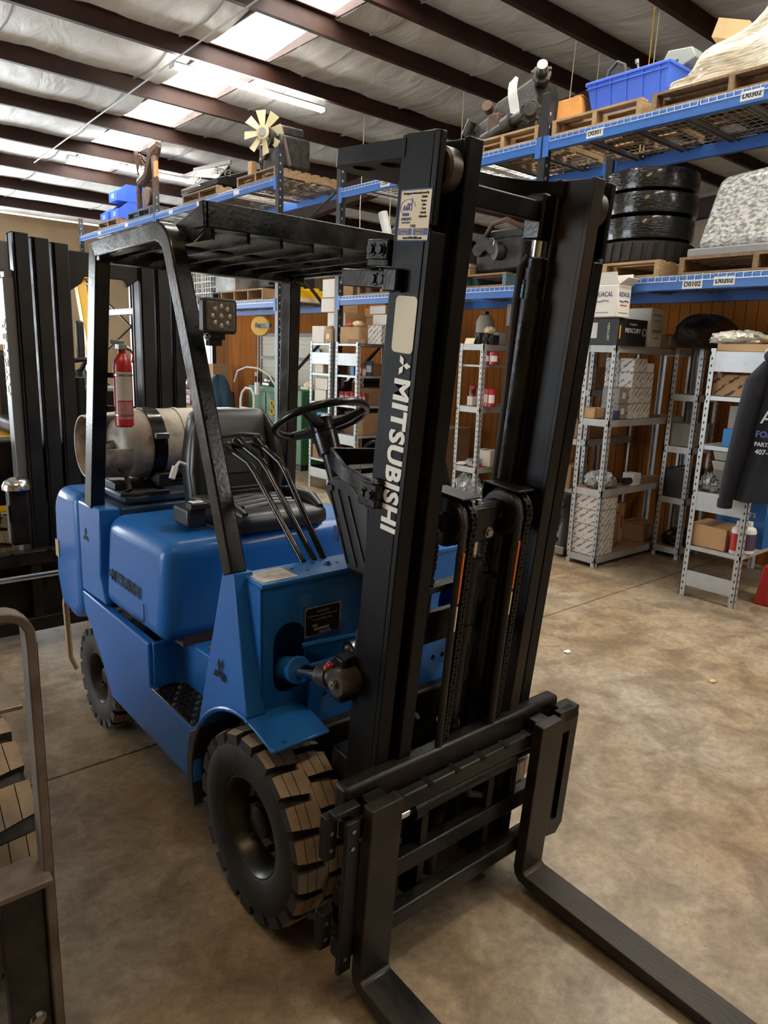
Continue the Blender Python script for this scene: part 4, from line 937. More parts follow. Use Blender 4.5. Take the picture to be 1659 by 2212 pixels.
pallet('brown pallet under the engine with the cream fan', 4.25, 7.25, ZC2, 1.0, 1.0, M_wood)
pallet('pallet under the black bucket attachment', 4.25, 8.9, ZC2, 1.0, 1.15, M_wood)
pallet('faded blue pallet beside the rusty iron part', 4.25, 11.25, ZC2, 1.0, 1.0, mat('faded_blue_wood', (.05, .12, .17), .8, col2=(.08, .07, .05), scale=6))
pallet('dark pallet under the stacked blue bins', 4.25, 12.75, ZC2, 1.0, 1.0, M_wood)

# ================================================================ loads on the racks
# wrapped tyres: four separate tyres, upper ones under glossy black film
M_film = mat('glossy_black_stretch_film', (.006, .006, .006), .12, bump=.9, bscale=22, coat=.6, stretch=(1, 1, 3.2))
def flat_tyre(lab, z, r, h, m, lugs):
    t = thing('tyre', lab, 'tyre', (4.30, 1.78, z), 0, 'tyres stacked on the rack')
    MB().lathe([(r*.5, 0), (r*.90, .0), (r*.985, h*.08), (r, h*.22), (r, h*.78), (r*.985, h*.92), (r*.90, h), (r*.5, h)], (0, 0, 0), 'Z', 44, closed=True).build('carcass', m, t)
    if lugs:
        me = MB().hexa([(r-.012, -.022, h*.08), (r+.012, -.022, h*.15), (r+.012, .022, h*.15), (r-.012, .022, h*.08)], [(r-.012, -.010, h*.92), (r+.012, -.010, h*.85), (r+.012, .034, h*.85), (r-.012, .034, h*.92)]).mesh('tread_lug'); me.materials.append(M_rubber)
        for i in range(30):
            o = bpy.data.objects.new('tread_lug', me); COL.objects.link(o); o.parent = t; o.rotation_euler = (0, 0, 2*PI*i/30)
    return t
zt = Z1+.126
for k, (h, m, lb) in enumerate(((.19, M_rubber, 'bare black lugged tyre at the bottom of the wrapped tyre stack'), (.19, M_film, 'tyre wrapped in glossy black film, second from the bottom of its stack'), (.18, M_film, 'tyre wrapped in glossy black film, third from the bottom of its stack'), (.17, M_film, 'topmost tyre of the film-wrapped stack on the rack'))):
    flat_tyre(lb, zt, (.385, .375, .385, .375)[k], h, m, k == 0); zt += h+.002
# bubble wrapped crate
M_bubble = mat('clear_bubble_wrap_on_white', (.80, .78, .72), .25, bump=1.0, bscale=30, coat=.5, col2=(.22, .21, .19), scale=30, detail=3, lo=.40, hi=.62, stretch=(1, 1, 1.8))
cr = thing('wrapped_crate', 'white bubble-wrapped crate on a grey tray beside the wrapped tyres', 'crate', (4.26, .62, Z1+.126))
MB().box(-.44, .44, -.52, .52, 0, .06).build('tray', mat('grey_tray', (.25, .25, .24), .5), cr, bevel=.01)
m_ = MB(); m_.hexa([(-.40, -.49, .06), (.40, -.49, .06), (.40, .49, .06), (-.40, .49, .06)], [(-.36, -.45, .62), (.36, -.45, .66), (.34, .42, .62), (-.33, .40, .55)]); m_.build('wrapped_body', M_bubble, cr, bevel=.06, seg=4)
# film-wrapped load, top right
M_stretch = mat('clear_stretch_film_over_paper', (.80, .70, .50), .28, bump=.9, bscale=14, coat=.5, col2=(.30, .24, .15), scale=6, stretch=(2, 1.2, 12), detail=8, lo=.42, hi=.68)
ld = thing('wrapped_load', 'pale load tightly wrapped in clear stretch film at the top right', 'load', (4.26, .91, Z2+.126))
m_ = MB(); secs = [(.57, .05, .30), (.50, .13, .38), (.30, .21, .42), (.05, .36, .44), (-.25, .50, .45), (-.55, .58, .44)]
def ldfn(u, v):
    i = min(int(u*5), 4); f = u*5-i; y = secs[i][0]*(1-f)+secs[i+1][0]*f; h = secs[i][1]*(1-f)+secs[i+1][1]*f; w2 = secs[i][2]*(1-f)+secs[i+1][2]*f
    t = PI*v; wv_ = .014*math.sin(v*40+u*9)+.02*math.sin(u*17+v*3)
    return (-(w2+wv_)*math.copysign(abs(math.cos(t))**.45, math.cos(t)), y+wv_, (h+wv_)*abs(math.sin(t))**.45)
m_.grid(ldfn, 26, 44); m_.face([ldfn(1, v/44) for v in range(45)]); m_.face([ldfn(0, v/44) for v in range(44, -1, -1)]); m_.build('film_bundle', M_stretch, ld, ang=70)
MB().cbox((-.15, .22, .36), (.28, .22, .12), .2, .3).build('carton_corner', M_card, ld)
# blue tote with hoses and a grey housing
TB = thing('tote_bin', 'large bright blue plastic tote with ribs on the top rack pallet', 'bin', (4.16, 1.885, Z2+.126))
w2, l2, h2 = .22, .36, .27
tb = MB(); A = [(-w2*.86, -l2*.92, 0), (w2*.86, -l2*.92, 0), (w2*.86, l2*.80, 0), (-w2*.86, l2*.80, 0)]; B_ = [(-w2, -l2, h2), (w2, -l2, h2), (w2, l2*.98, h2), (-w2, l2*.98, h2)]
va = tb._v(A); vb = tb._v(B_); tb.bm.faces.new(va[::-1])
for i in range(4): tb.bm.faces.new((va[i], va[(i+1) % 4], vb[(i+1) % 4], vb[i]))
tb.build('tub', M_binblue, TB, solid=.008)
for s in (-1, 1):
    MB().box(s*w2-.014, s*w2+.014, -l2, l2, h2-.022, h2).build('rim', M_binblue, TB, bevel=.004); MB().box(-w2, w2, s*l2-.014, s*l2+.014, h2-.022, h2).build('rim', M_binblue, TB, bevel=.004)
    MB().box(s*w2-.011, s*w2+.011, -l2*.98, l2*.98, h2-.055, h2-.045).build('rim', M_binblue, TB)
    for k in range(5):
        y = -l2*.8+l2*1.55*k/4; MB().hexa([(s*w2*.86, y-.006, .01), (s*(w2*.86+.012), y-.006, .01), (s*(w2*.86+.012), y+.006, .01), (s*w2*.86, y+.006, .01)], [(s*w2*.985, y-.006, h2-.02), (s*(w2*.985+.012), y-.006, h2-.02), (s*(w2*.985+.012), y+.006, h2-.02), (s*w2*.985, y+.006, h2-.02)]).build('rib', M_binblue, TB)
HO = thing('coiled_hose', 'black braided hose loop sticking up out of the blue tote', 'hose', (4.13, 2.03, Z2+.35))
MB().tube([(0, .16, -.12), (0, .17, .05), (0, .14, .17), (0, .07, .22), (0, .0, .18), (0, -.03, .05), (0, -.02, -.08)], .014, n=8).build('hose', mat('braided_hose', (.03, .03, .03), .5, bump=.6, bscale=80), HO)
MB().cyl((0, -.02, -.08), (0, -.02, -.02), .022, n=8).cyl((0, -.03, .0), (0, -.03, .03), .02, n=8).build('fitting', M_steel, HO)
CB = thing('cable_bundle', 'dark cables piled on the rim of the blue tote', 'cables', (4.16, 1.75, Z2+.40))
for k in range(5): MB().tube([(-.17+.03*k, -.20+.02*k, -.03-.01*k), (-.10, -.22, .02), (-.02+.02*k, -.02, .045+.008*k), (.04, .16, .02), (.10, .20, -.08)], .008, n=6).build('cable', M_plastic, CB)
MB().cyl((-.05, .12, .0), (-.06, .15, .12), .008, n=8).cyl((-.058, .148, .10), (-.062, .152, .13), .016, n=10).build('bolt', M_steel, CB)
GH = thing('grey_housing', 'grey angular plastic housing lying on the back of the blue tote', 'housing', (4.33, 1.62, Z2+.36))
MB().prism([(.14, -.02), (.16, .10), (.10, .22), (-.10, .20), (-.14, .12), (-.04, .08), (-.02, .02)], 0, -.10, .10).build('shell', mat('grey_green_plastic', (.22, .24, .21), .4), GH, bevel=.008)
OB = thing('orange_box', 'orange cardboard carton leaning on the light pallet beside the blue tote', 'box', (4.02, 2.37, Z2+.126), R(8))
MB().hexa([(-.15, -.115, 0), (.15, -.115, 0), (.15, .115, 0), (-.15, .115, 0)], [(-.14, -.09, .18), (.14, -.09, .18), (.14, .11, .17), (-.14, .11, .17)]).build('body', mat('orange_card', (.60, .27, .06), .7, col2=(.5, .2, .045), scale=8), OB, bevel=.004)
MB().box(-.14, .14, -.10, -.03, .178, .184).build('flap', mat('orange_card', (.6, .27, .06), .7), OB)
# axle / gearbox assembly
AX = thing('drive_axle', 'black drive axle and gearbox with flanged hubs on the top rack', 'axle', (4.22, 3.02, Z2+.126))
gb = MB(); gb.hexa([(-.24, -.24, .04), (.22, -.24, .04), (.22, .42, .04), (-.24, .42, .04)], [(-.17, -.14, .52), (.15, -.14, .52), (.14, .32, .40), (-.16, .32, .40)]).hexa([(-.15, .42, .10), (.15, .42, .10), (.13, .62, .12), (-.13, .62, .12)], [(-.12, .38, .34), (.12, .38, .34), (.10, .60, .28), (-.10, .60, .28)]); gb.build('housing', M_engine, AX, bevel=.03, seg=3)
def flange(t, c, d, r, nb, m=M_engine, mb=None):
    c = Vector(c); d = Vector(d).normalized(); u = d.orthogonal().normalized(); v = d.cross(u)
    o = MB().cyl(c, c+d*.03, r, n=22).cyl(c+d*.03, c+d*.09, r*.62, n=18).cyl(c-d*.12, c, r*.7, n=18).build('flange', m, t, bevel=.004)
    for i in range(nb):
        a = 2*PI*i/nb; p = c+(u*math.cos(a)+v*math.sin(a))*r*.95; MB().cyl(p-d*.01, p+d*.045, r*.16, n=8).build('lug_bolt', mb or M_rusty, o)
    return o
f_ = flange(AX, (-.16, -.20, .50), (-.75, -.6, .25), .085, 5); MB().cyl((-.22, -.25, .52), (-.27, -.29, .54), .045, n=16).build('hub_bore', M_steel, f_)
flange(AX, (-.30, -.22, .17), (-.8, -.6, 0), .09, 6)
MB().cyl((-.22, .40, .08), (-.30, -.16, .17), .045, n=14).cyl((-.27, .10, .13), (-.285, .0, .15), .065, n=14).build('axle_tube', M_engine, AX)
MB().cyl((-.20, .36, .33), (-.27, .33, .35), .05, n=14).build('rusty_port', M_rusty, AX)
MB().box(-.28, -.12, .18, .30, .10, .26).build('rusty_block', M_rusty, AX, bevel=.01)
MB().cyl((-.15, .62, .30), (-.15, .70, .18), .05, n=12).build('brake_drum', M_engine, AX)
MB().grid(lambda u, v: (-.26-.02*math.sin(v*6), -.02+.10*u-.03*v, .50-.36*v+.02*math.sin(u*5)), 3, 8).build('plastic_tie', M_paper, AX, solid=.004)
# engine with cream fan
EN = thing('engine', 'dirty engine with a cream plastic fan on the top of the far rack', 'engine', (4.15, 7.12, ZC2+.126))
MB().box(-.22, .25, -.20, .25, .06, .45).box(-.16, .20, -.14, .22, .45, .58).build('block', M_engine, EN, bevel=.03)
MB().cyl((-.22, 0, .42), (-.30, 0, .42), .12, n=20).cyl((-.22, .16, .25), (-.27, .16, .25), .07, n=16).cyl((-.22, -.15, .18), (-.27, -.15, .18), .08, n=16).build('pulleys', M_engine, EN)
MB().cyl((-.24, .20, .50), (-.24, .30, .52), .05, n=12).cyl((-.15, .26, .2), (-.15, .34, .2), .07, n=14).build('accessories', M_engine, EN)
M_fan = mat('cream_fan_plastic', (.66, .58, .34), .5)
FC = Vector((-.34, .02, .47)); fn_ = Vector((-.80, -.60, -.02)).normalized(); fu = fn_.orthogonal().normalized(); fv = fn_.cross(fu)
fo = MB().cyl(FC-fn_*.02, FC+fn_*.03, .085, n=22).build('fan_hub', M_fan, EN)
MB().cyl(FC+fn_*.03, FC+fn_*.045, .05, n=18).build('hub_disc', mat('aluminium_disc', (.55, .55, .55), .35, metal=.7), fo)
for i in range(8):
    a = 2*PI*i/8; e = fu*math.cos(a)+fv*math.sin(a); p = fu*-math.sin(a)+fv*math.cos(a)
    MB().hexa([FC+e*.07-p*.028, FC+e*.07+p*.028, FC+e*.07+p*.028+fn_*.006, FC+e*.07-p*.028+fn_*.006], [FC+e*.27-p*.055-fn_*.03, FC+e*.26+p*.06+fn_*.03, FC+e*.26+p*.06+fn_*.036, FC+e*.27-p*.055-fn_*.024]).build('fan_blade', M_fan, EN, bevel=.003)
MB().tube([(-.1, .45, .0), (-.2, .30, .40)], .03, sec=(.05, .05), up=(1, 0, 0)).build('strap_board', M_rusty, EN)
MB().box(-.30, -.22, .40, .50, 0, .20).build('wood_post', M_woodlight, EN)
MB().tube([(-.2, -.25, .40), (-.2, -.40, .02)], .02, sec=(.04, .02), up=(1, 0, 0)).build('strap_board', M_rusty, EN)
# black bucket attachment
BK = thing('bucket_attachment', 'black steel bucket attachment with pale lettering lying on the far rack', 'bucket', (4.15, 8.95, ZC2+.126))
bkp = [(-.44, .02), (-.36, .0), (.10, .30), (.30, .34), (.34, .30), (.14, .24)]
MB().hexa([(-.38, -.62, .10), (.30, -.62, .34), (.30, .62, .34), (-.38, .62, .10)], [(-.38, -.62, .02), (.40, -.62, .02), (.40, .62, .02), (-.38, .62, .02)]).hexa([(-.38, -.60, .08), (-.34, -.60, .08), (-.34, .60, .30), (-.40, .60, .30)], [(-.20, -.60, .30), (-.16, -.60, .28), (-.10, .66, .42), (-.16, .66, .42)]).build('shell', M_mast, BK, bevel=.01)
MB().tube([(-.17, -.62, .34), (-.13, .66, .44)], .02, sec=(.03, .05), up=(0, 0, 1)).build('cutting_edge', M_steel, BK)
M_fade = mat('faded_cream_paint', (.42, .40, .33), .6)
text('bucket_lettering', 'CARDI', .15, frame_M((-.405, .10, .17), (-.03, 1, .04), (-.45, 0, -1)), M_fade, BK, bold=.004)
text('bucket_lettering', 'EASE', .12, frame_M((-.30, -.625, .19), (-1, 0, 0), (0, 0, -1)), mat('grey_lettering', (.06, .06, .055), .6), BK, bold=.003)
MB().cbox((-.45, .10, .05), (.05, .50, .012), 0).build('loose_board', mat('pale_board', (.55, .50, .42), .7), BK)
# rusty machine part
RU = thing('rusty_bracket', 'rusty iron arm with a pulley standing on the faded blue pallet', 'machine part', (4.05, 11.15, ZC2+.126))
MB().tube([(-.1, .50, -.05), (-.12, .48, .35), (-.12, .42, .55)], .05, n=8).tube([(-.12, .42, .52), (-.1, .10, .60), (-.1, -.20, .95), (-.08, -.32, 1.02)], [.07, .09, .11, .06], n=8).build('arm', M_rusty, RU)
MB().lathe([(.03, -.04), (.16, -.04), (.17, -.02), (.14, 0), (.17, .02), (.16, .04), (.03, .04)], (-.15, .02, .22), 'X', 24).build('pulley', M_rusty, RU)
MB().tube([(-.12, -.25, .05), (-.14, -.30, .55), (-.10, -.18, .90)], .06, n=8).box(-.2, .1, -.3, .4, 0, .06).build('base', M_rusty, RU)
MB().box(-.2, -.17, -.50, -.38, .48, .72).build('orange_tag', M_orange, RU)
for k in range(4): MB().tube([(-.1+.05*k, .6+.1*k, .75), (-.05, .45+.12*k, .98+.05*k), (.05, .30+.15*k, .86)], .015, n=5).build('scrap_stem', M_rusty, RU)
# open-front blue bins
def hopper(lab, x, y, z):
    t = thing('hopper_bin', lab, 'bin', (x, y, z), 0, 'blue hopper bins on the far rack')
    s = MB(); p = [(-.30, 0), (.30, 0), (.30, .30), (-.12, .30), (-.30, .16)]
    for yy in (-.20, .20): s.prism(p, 1, yy-.006, yy+.006)
    s.build('side_wall', M_binblue, t)
    MB().box(-.30, .30, -.2, .2, 0, .012).build('base', M_binblue, t); MB().box(.29, .30, -.2, .2, 0, .30).build('back_wall', M_binblue, t); MB().box(-.305, -.295, -.2, .2, 0, .17).build('front_lip', M_binblue, t)
    MB().box(-.308, -.303, -.07, .07, .05, .13).build('card_holder', mat('pale_blue_plastic', (.25, .36, .70), .4), t)
    MB().box(-.25, .25, -.17, .17, .012, .14).build('contents', M_engine, t)
zb = ZC2+.126
hopper('lower blue hopper bin, left of two below the stacked pair', 4.10, 13.05, zb); hopper('lower blue hopper bin nearest the rusty arm', 4.10, 12.50, zb)
hopper('upper blue hopper bin stacked on the lower pair', 4.10, 12.55, zb+.315)
# cages, metal box, crates on the lower level of the far rack
def cage(lab, x, y, z, sx, sy, sz):
    t = thing('wire_cage', lab, 'cage', (x, y, z)); m = MB()
    for i in range(6):
        for yy in (-sy/2, sy/2): m.cyl((-sx/2+sx*i/5, yy, 0), (-sx/2+sx*i/5, yy, sz), .006, n=4)
    for i in range(8):
        for xx in (-sx/2, sx/2): m.cyl((xx, -sy/2+sy*i/7, 0), (xx, -sy/2+sy*i/7, sz), .006, n=4)
    for k in range(5):
        z_ = sz*k/4
        for a, b in (((-sx/2, -sy/2), (sx/2, -sy/2)), ((-sx/2, sy/2), (sx/2, sy/2)), ((-sx/2, -sy/2), (-sx/2, sy/2)), ((sx/2, -sy/2), (sx/2, sy/2))): m.cyl((*a, z_), (*b, z_), .010, n=4)
    m.build('wire_sides', mat('white_wire', (.68, .70, .70), .5), t)['kind'] = 'stuff'
    MB().box(-sx/2, sx/2, -sy/2, sy/2, 0, .01).build('base', M_galv, t); MB().box(-sx*.4, sx*.4, -sy*.4, sy*.4, .01, sz*.3).build('contents', M_engine, t)
cage('tall white wire cage at the far end of the lower rack level', 4.2, 10.2, ZC1, .7, .8, .72); cage('white wire cage next to the grey metal box', 4.2, 9.05, ZC1, .7, .55, .66)
MBX = thing('metal_box', 'grey weathered metal box on the far lower rack level', 'box', (4.15, 8.42, ZC1+.16))
MB().box(-.25, .25, -.33, .30, 0, .30).build('case', mat('weathered_grey_metal', (.34, .35, .35), .5, col2=(.20, .17, .14), scale=5, metal=.3), MBX, bevel=.01); MB().box(-.26, .26, -.34, .31, .285, .30).build('lid', M_galv, MBX)
WC = thing('wooden_crate', 'shallow yellow wooden crate with three open compartments', 'crate', (4.05, 7.75, ZC1))
MB().box(-.25, .25, -.60, .60, 0, .02).build('base', M_woodlight, WC); MB().box(-.25, .25, -.60, .60, .14, .16).build('top_board', M_woodlight, WC)
for y in (-.59, -.2, .2, .59): MB().box(-.25, .25, y-.012, y+.012, .02, .14).build('divider', M_woodlight, WC)
YB = thing('yellow_plate', 'bright yellow steel part lying behind the far rack post', 'machine part', (4.34, 6.95, ZC1))
MB().box(-.25, .25, -.14, .16, .05, .16).box(-.2, -.08, -.12, .1, .16, .19).box(.05, .18, -.12, .1, .16, .19).build('plate', M_yellow, YB, bevel=.008); MB().box(-.27, .27, -.16, .18, 0, .05).build('pale_base', M_cream, YB)
def junk_engine(lab, x, y, z, s=1.0, rz=0, seed=1, cat='engine'):
    rnd = random.Random(seed); t = thing('engine_block', lab, cat, (x, y, z), rz)
    MB().box(-.25*s, .25*s, -.30*s, .30*s, .03*s, .34*s).build('block', M_engine, t, bevel=.03*s)
    MB().box(-.18*s, .18*s, -.24*s, .24*s, .34*s, .44*s).build('head', M_engine, t, bevel=.02*s)
    for k in range(5):
        c = Vector((-.25*s, rnd.uniform(-.26, .26)*s, rnd.uniform(.10, .36)*s)); r_ = rnd.uniform(.04, .09)*s
        MB().cyl(c, c+Vector((-.07*s, rnd.uniform(-.03, .03)*s, 0)), r_, n=16).build('cover', M_engine, t)
    MB().tube([(-.2*s, -.25*s, .42*s), (-.28*s, -.1*s, .5*s), (-.25*s, .1*s, .48*s), (-.2*s, .25*s, .36*s)], .025*s, n=8).build('manifold', M_rusty, t)
    MB().tube([(-.29*s, .05*s, .30*s)]+[(-.29*s-.02, (.05+.04*math.cos(a))*s, (.30+.04*math.sin(a))*s) for a in (0, 1, 2, 3, 4, 5)], .008*s, n=6).build('ring', M_steel, t)
    return t
junk_engine('dark dirty engine on the lower rack level, seen between the mast rails', 4.15, 3.05, Z1+.126, .95, seed=2)
junk_engine('dark machine in the shade on the lower level above the yellow crate', 4.42, 7.55, ZC1+.162, 1.15, seed=9)
WBk = thing('wood_block', 'pale wooden block beside the dark engine on the lower rack', 'wood', (3.94, 3.52, Z1+.126)); MB().box(-.10, .10, -.18, .14, 0, .11).build('timber', M_woodlight, WBk, bevel=.004); MB().box(-.02, .02, -.1802, -.176, .02, .09).build('end_grain', M_wood, WBk)
WH = thing('wiring_bundle', 'thin black cables trailing over the pallet edge on the lower rack', 'cables', (3.74, 3.5, Z1+.13))
MB().tube([(-.02, .35, -.03), (0, .12, .03), (.02, -.02, .06), (.1, -.25, .07)], .008, n=6).build('cable', M_plastic, WH); MB().tube([(0, .12, .03), (.0, .0, .03), (.0, -.08, .02)], .006, n=6).build('cable', M_plastic, WH); MB().tube([(-.02, .35, .10), (-.02, .28, .20)], .006, n=6).build('cable', M_plastic, WH)
PJ = thing('pump_unit', 'greasy pump with an upright white pipe on the weathered pallet', 'pump', (4.25, 4.65, Z1+.126))
MB().box(-.3, .3, -.36, .36, 0, .12).build('base', M_engine, PJ, bevel=.01); MB().box(-.22, .25, -.25, .25, .12, .55).build('body', M_engine, PJ, bevel=.04)
MB().cyl((-.12, .26, .50), (-.16, .34, .80), .055, n=14).build('pipe', M_white, PJ); MB().cyl((-.12, .12, .55), (-.12, -.25, .68), .085, n=14).cyl((-.15, -.1, .5), (-.25, -.15, .75), .055, n=12).build('pump_head', M_engine, PJ)
# ================================================================ grey shelving units standing under the racks
M_punch = mat('keyhole_shadow', (.03, .03, .03), .8)
def shelving(lab, x0, x1, y0, y1, levels, H, panels=(), board=True, beam=.055, holes='ends'):
    t = thing('shelving_unit', lab, 'shelving', (0, 0, 0), 0, 'grey metal shelving units')
    for x, sx in ((x0, 1), (x1, -1)):
        for y, sy in ((y0, 1), (y1, -1)):
            o = MB().box(x, x+sx*.004, y, y+sy*.040, 0, H).box(x, x+sx*.040, y, y+sy*.004, 0, H).build('upright', M_galv, t)
            m = MB(); k = 0
            while .05+.05*k < H-.03:
                z = .05+.05*k; m.box(x-sx*.0010, x+sx*.001, y+sy*.014, y+sy*.024, z-.009, z+.009); m.box(x+sx*.014, x+sx*.024, y-sy*.0010, y+sy*.001, z-.009, z+.009); k += 1
            m.build('keyhole_row', M_punch, o)['kind'] = 'stuff'
    for z in levels:
        for y, sy in ((y0, 1), (y1, -1)): MB().box(x0, x1, y+sy*.004, y+sy*.010, z-beam, z).build('long_beam', M_galv, t)
        for x, sx in ((x0, 1), (x1, -1)): MB().box(x+sx*.004, x+sx*.010, y0, y1, z-beam, z).build('end_beam', M_galv, t)
        MB().box(x0+.006, x1-.006, y0+.006, y1-.006, z-.014, z-.001).build('shelf_board', M_board if board else M_galv, t)
    for z0, z1 in panels: MB().box(x0+.002, x0+.008, y0+.01, y1-.01, z0, z1).build('end_panel', M_galv, t, bevel=.002)
    return t
shelving('grey shelving unit nearest the forklift mast holding printed white cartons', 3.68, 4.92, 1.55, 1.84, (.09, .66, 1.24, 1.83), 1.835)
shelving('grey shelving unit with solid end panels and the dark hoodie hanging on it', 3.66, 4.88, .38, .79, (.39, .80, 1.14, 1.49, 1.80), 1.82, panels=((.08, .20), (.66, .79), (1.66, 1.78)), board=False, beam=.03)
shelving('grey shelving unit seen between the two mast rails', 3.72, 4.92, 2.985, 3.30, (.10, .64, 1.23, 1.82), 1.825)
shelving('left grey shelving unit of the pair under the pile of cartons', 3.72, 4.92, 5.43, 5.87, (.38, .74, 1.09, 1.44, 1.80), 1.82, panels=((1.55, 1.69), (.14, .26)), board=False, beam=.025)
shelving('right grey shelving unit of the pair under the pile of cartons', 3.72, 4.92, 4.90, 5.335, (.38, .74, 1.09, 1.44, 1.80), 1.82, panels=((1.55, 1.69), (.62, .74), (.14, .26)), board=False, beam=.025)
shelving('rear grey shelving unit in the shade behind the printed cartons', 4.15, 4.92, 2.06, 2.45, (.10, .55, 1.0, 1.45), 1.83)
shelving('rear grey shelving unit in the shade behind the hoodie', 4.55, 4.92, 1.27, 1.53, (.10, .55, 1.0, 1.45), 1.83)
# ================================================================ cartons
def diag(name, base, ink, sc=34):
    m = mat(name, base, .8); nt = m.node_tree; N = nt.nodes; L = nt.links
    mp = N.new('ShaderNodeMapping'); mp.inputs['Rotation'].default_value = (R(38), R(38), 0)
    L.new(N['Texture Coordinate'].outputs['Object'], mp.inputs[0])
    wv_ = N.new('ShaderNodeTexWave'); wv_.bands_direction = 'Z'; wv_.inputs['Scale'].default_value = sc; L.new(mp.outputs[0], wv_.inputs['Vector'])
    nz = N.new('ShaderNodeTexNoise'); nz.inputs['Scale'].default_value = 30; L.new(mp.outputs[0], nz.inputs['Vector'])
    mu = N.new('ShaderNodeMath'); mu.operation = 'MULTIPLY'; L.new(wv_.outputs['Fac'], mu.inputs[0]); L.new(nz.outputs['Fac'], mu.inputs[1])
    rp = N.new('ShaderNodeValToRGB'); rp.color_ramp.elements[0].position = .40; rp.color_ramp.elements[1].position = .50; rp.color_ramp.elements[0].color = (*base, 1); rp.color_ramp.elements[1].color = (*ink, 1)
    L.new(mu.outputs[0], rp.inputs[0]); L.new(rp.outputs[0], N['Principled BSDF'].inputs['Base Color']); return m
M_diagw = diag('white_carton_diagonal_print', (.68, .66, .62), (.22, .21, .22), 8)
M_diagk = diag('kraft_carton_diagonal_print', (.46, .27, .13), (.06, .045, .04), 6)
def carton(lab, x, y, z, sx, sy, sz, m=M_card, rz=0, tape=True, open_=False, side=None, group=None, cat='box', name='carton'):
    """near corner-ish placement: x,y = centre of the base; side = another material for the -x end"""
    t = thing(name, lab, cat, (x, y, z), rz, group)
    b = MB().box(-sx/2, sx/2, -sy/2, sy/2, 0, sz-.003).build('body', m, t, bevel=.003, seg=1)
    if side: MB().box(-sx/2-.0012, -sx/2, -sy/2+.004, sy/2-.004, .004, sz-.006).build('end_face', side, t)
    if not open_:
        for s in (-1, 1): MB().box(-sx/2+.001, sx/2-.001, *( (s*.002, s*(sy/2-.001)) if s > 0 else (-(sy/2-.001), -.002)), sz-.003, sz).build('flap', m, t)
        if tape:
            MB().box(-sx/2-.0008, sx/2+.0008, -.022, .022, sz-.0005, sz+.0006).build('tape', M_tape, t)
    else:
        MB().box(-sx/2+.006, sx/2-.006, -sy/2+.006, sy/2-.006, sz-.0028, sz-.0018).build('inside', M_blackletter, t)
        for s in (-1, 1):
            MB().hexa([(-sx/2, s*sy/2, sz-.003), (sx/2, s*sy/2, sz-.003), (sx/2, s*sy/2, sz), (-sx/2, s*sy/2, sz)], [(-sx/2+.01, s*(sy/2+.07), sz+.045), (sx/2-.01, s*(sy/2+.07), sz+.045), (sx/2-.01, s*(sy/2+.07), sz+.049), (-sx/2+.01, s*(sy/2+.07), sz+.049)]).build('flap', m, t)
            MB().hexa([(s*sx/2, -sy/2, sz-.003), (s*sx/2, sy/2, sz-.003), (s*sx/2, sy/2, sz), (s*sx/2, -sy/2, sz)], [(s*(sx/2+.02), -sy/2+.01, sz+.09), (s*(sx/2+.02), sy/2-.01, sz+.09), (s*(sx/2+.024), sy/2-.01, sz+.09), (s*(sx/2+.024), -sy/2+.01, sz+.09)]).build('flap', m, t)
    return t
def endM(t, sx, sy, z, face): # text frame on a carton's -x or -y face, local
    return frame_M((-sx/2-.0015, 0, z), (0, -1, 0), (0, 0, 1)) if face == 'x' else frame_M((0, -sy/2-.0015, z), (1, 0, 0), (0, 0, 1))
M_ink = mat('navy_ink', (.045, .06, .16), .6); M_redink = mat('red_ink', (.5, .05, .04), .6); M_greyink = mat('grey_ink', (.2, .2, .21), .6)
# top of the near shelving unit (z 1.835)
t = carton('black printed carton with white lettering on top of the near shelving unit', 3.85, 1.685, 1.832, .42, .31, .205, mat('black_carton', (.015, .014, .014), .5), tape=False)
text('carton_lettering', 'MERCURY', .05, endM(t, .42, .31, .115, 'y'), M_paper, t, bold=.001); text('carton_lettering', 'Propellers', .026, endM(t, .42, .31, .165, 'y'), M_paper, t)
MB().tube([(.17+.028*math.cos(a), -.1565, .11+.028*math.sin(a)) for a in [2*PI*i/16 for i in range(16)]], .003, n=4, closed=True).build('carton_emblem', M_paper, t)
MB().box(-.2125, -.2112, .03, .11, .05, .17).build('shipping_label', M_paper, t); text('carton_lettering', 'MERCURY', .030, frame_M((-.2125, -.07, .10), (0, 0, -1), (0, -1, 0)), M_paper, t)
MB().box(-.19, -.175, -.1565, -.155, .05, .15).build('yellow_mark', M_yellow, t)
t = carton('open white carton with blue printed logo stacked on the black carton', 3.63, 1.635, 2.040, .18, .27, .235, M_cardwhite, open_=True)
for f in 'xy':
    text('carton_lettering', 'AQUACAL', .050, endM(t, .18, .27, .165, f), M_ink, t, bold=.0005, sx=.8 if f == 'x' else .62)
    text('carton_lettering', '24 WATERTECH BOTTLES', .011, endM(t, .18, .27, .03, f), M_greyink, t)
    MB(endM(t, .18, .27, .118, f)).tube([(-.06, 0, .0005), (-.02, -.008, .0005), (.02, .004, .0005), (.06, -.004, .0005)], .004, n=4).build('logo_wave', M_ink, t)
text('carton_lettering', 'ENVIROHEAT', .016, endM(t, .18, .27, .085, 'y'), M_redink, t)
t = carton('tall white carton with handwriting and blue logo beside the black carton', 4.275, 1.70, 1.832, .20, .26, .315, M_cardwhite, tape=False)
text('carton_lettering', 'AQUACAL', .038, endM(t, .2, .26, .13, 'y'), M_ink, t, sx=.8); text('carton_lettering', 'Hor 5mm', .030, endM(t, .2, .26, .26, 'y'), M_greyink, t); text('carton_lettering', '>316 N', .030, endM(t, .2, .26, .215, 'y'), M_greyink, t)
text('carton_lettering', 'ENVIROHEAT', .012, endM(t, .2, .26, .075, 'y'), M_redink, t)
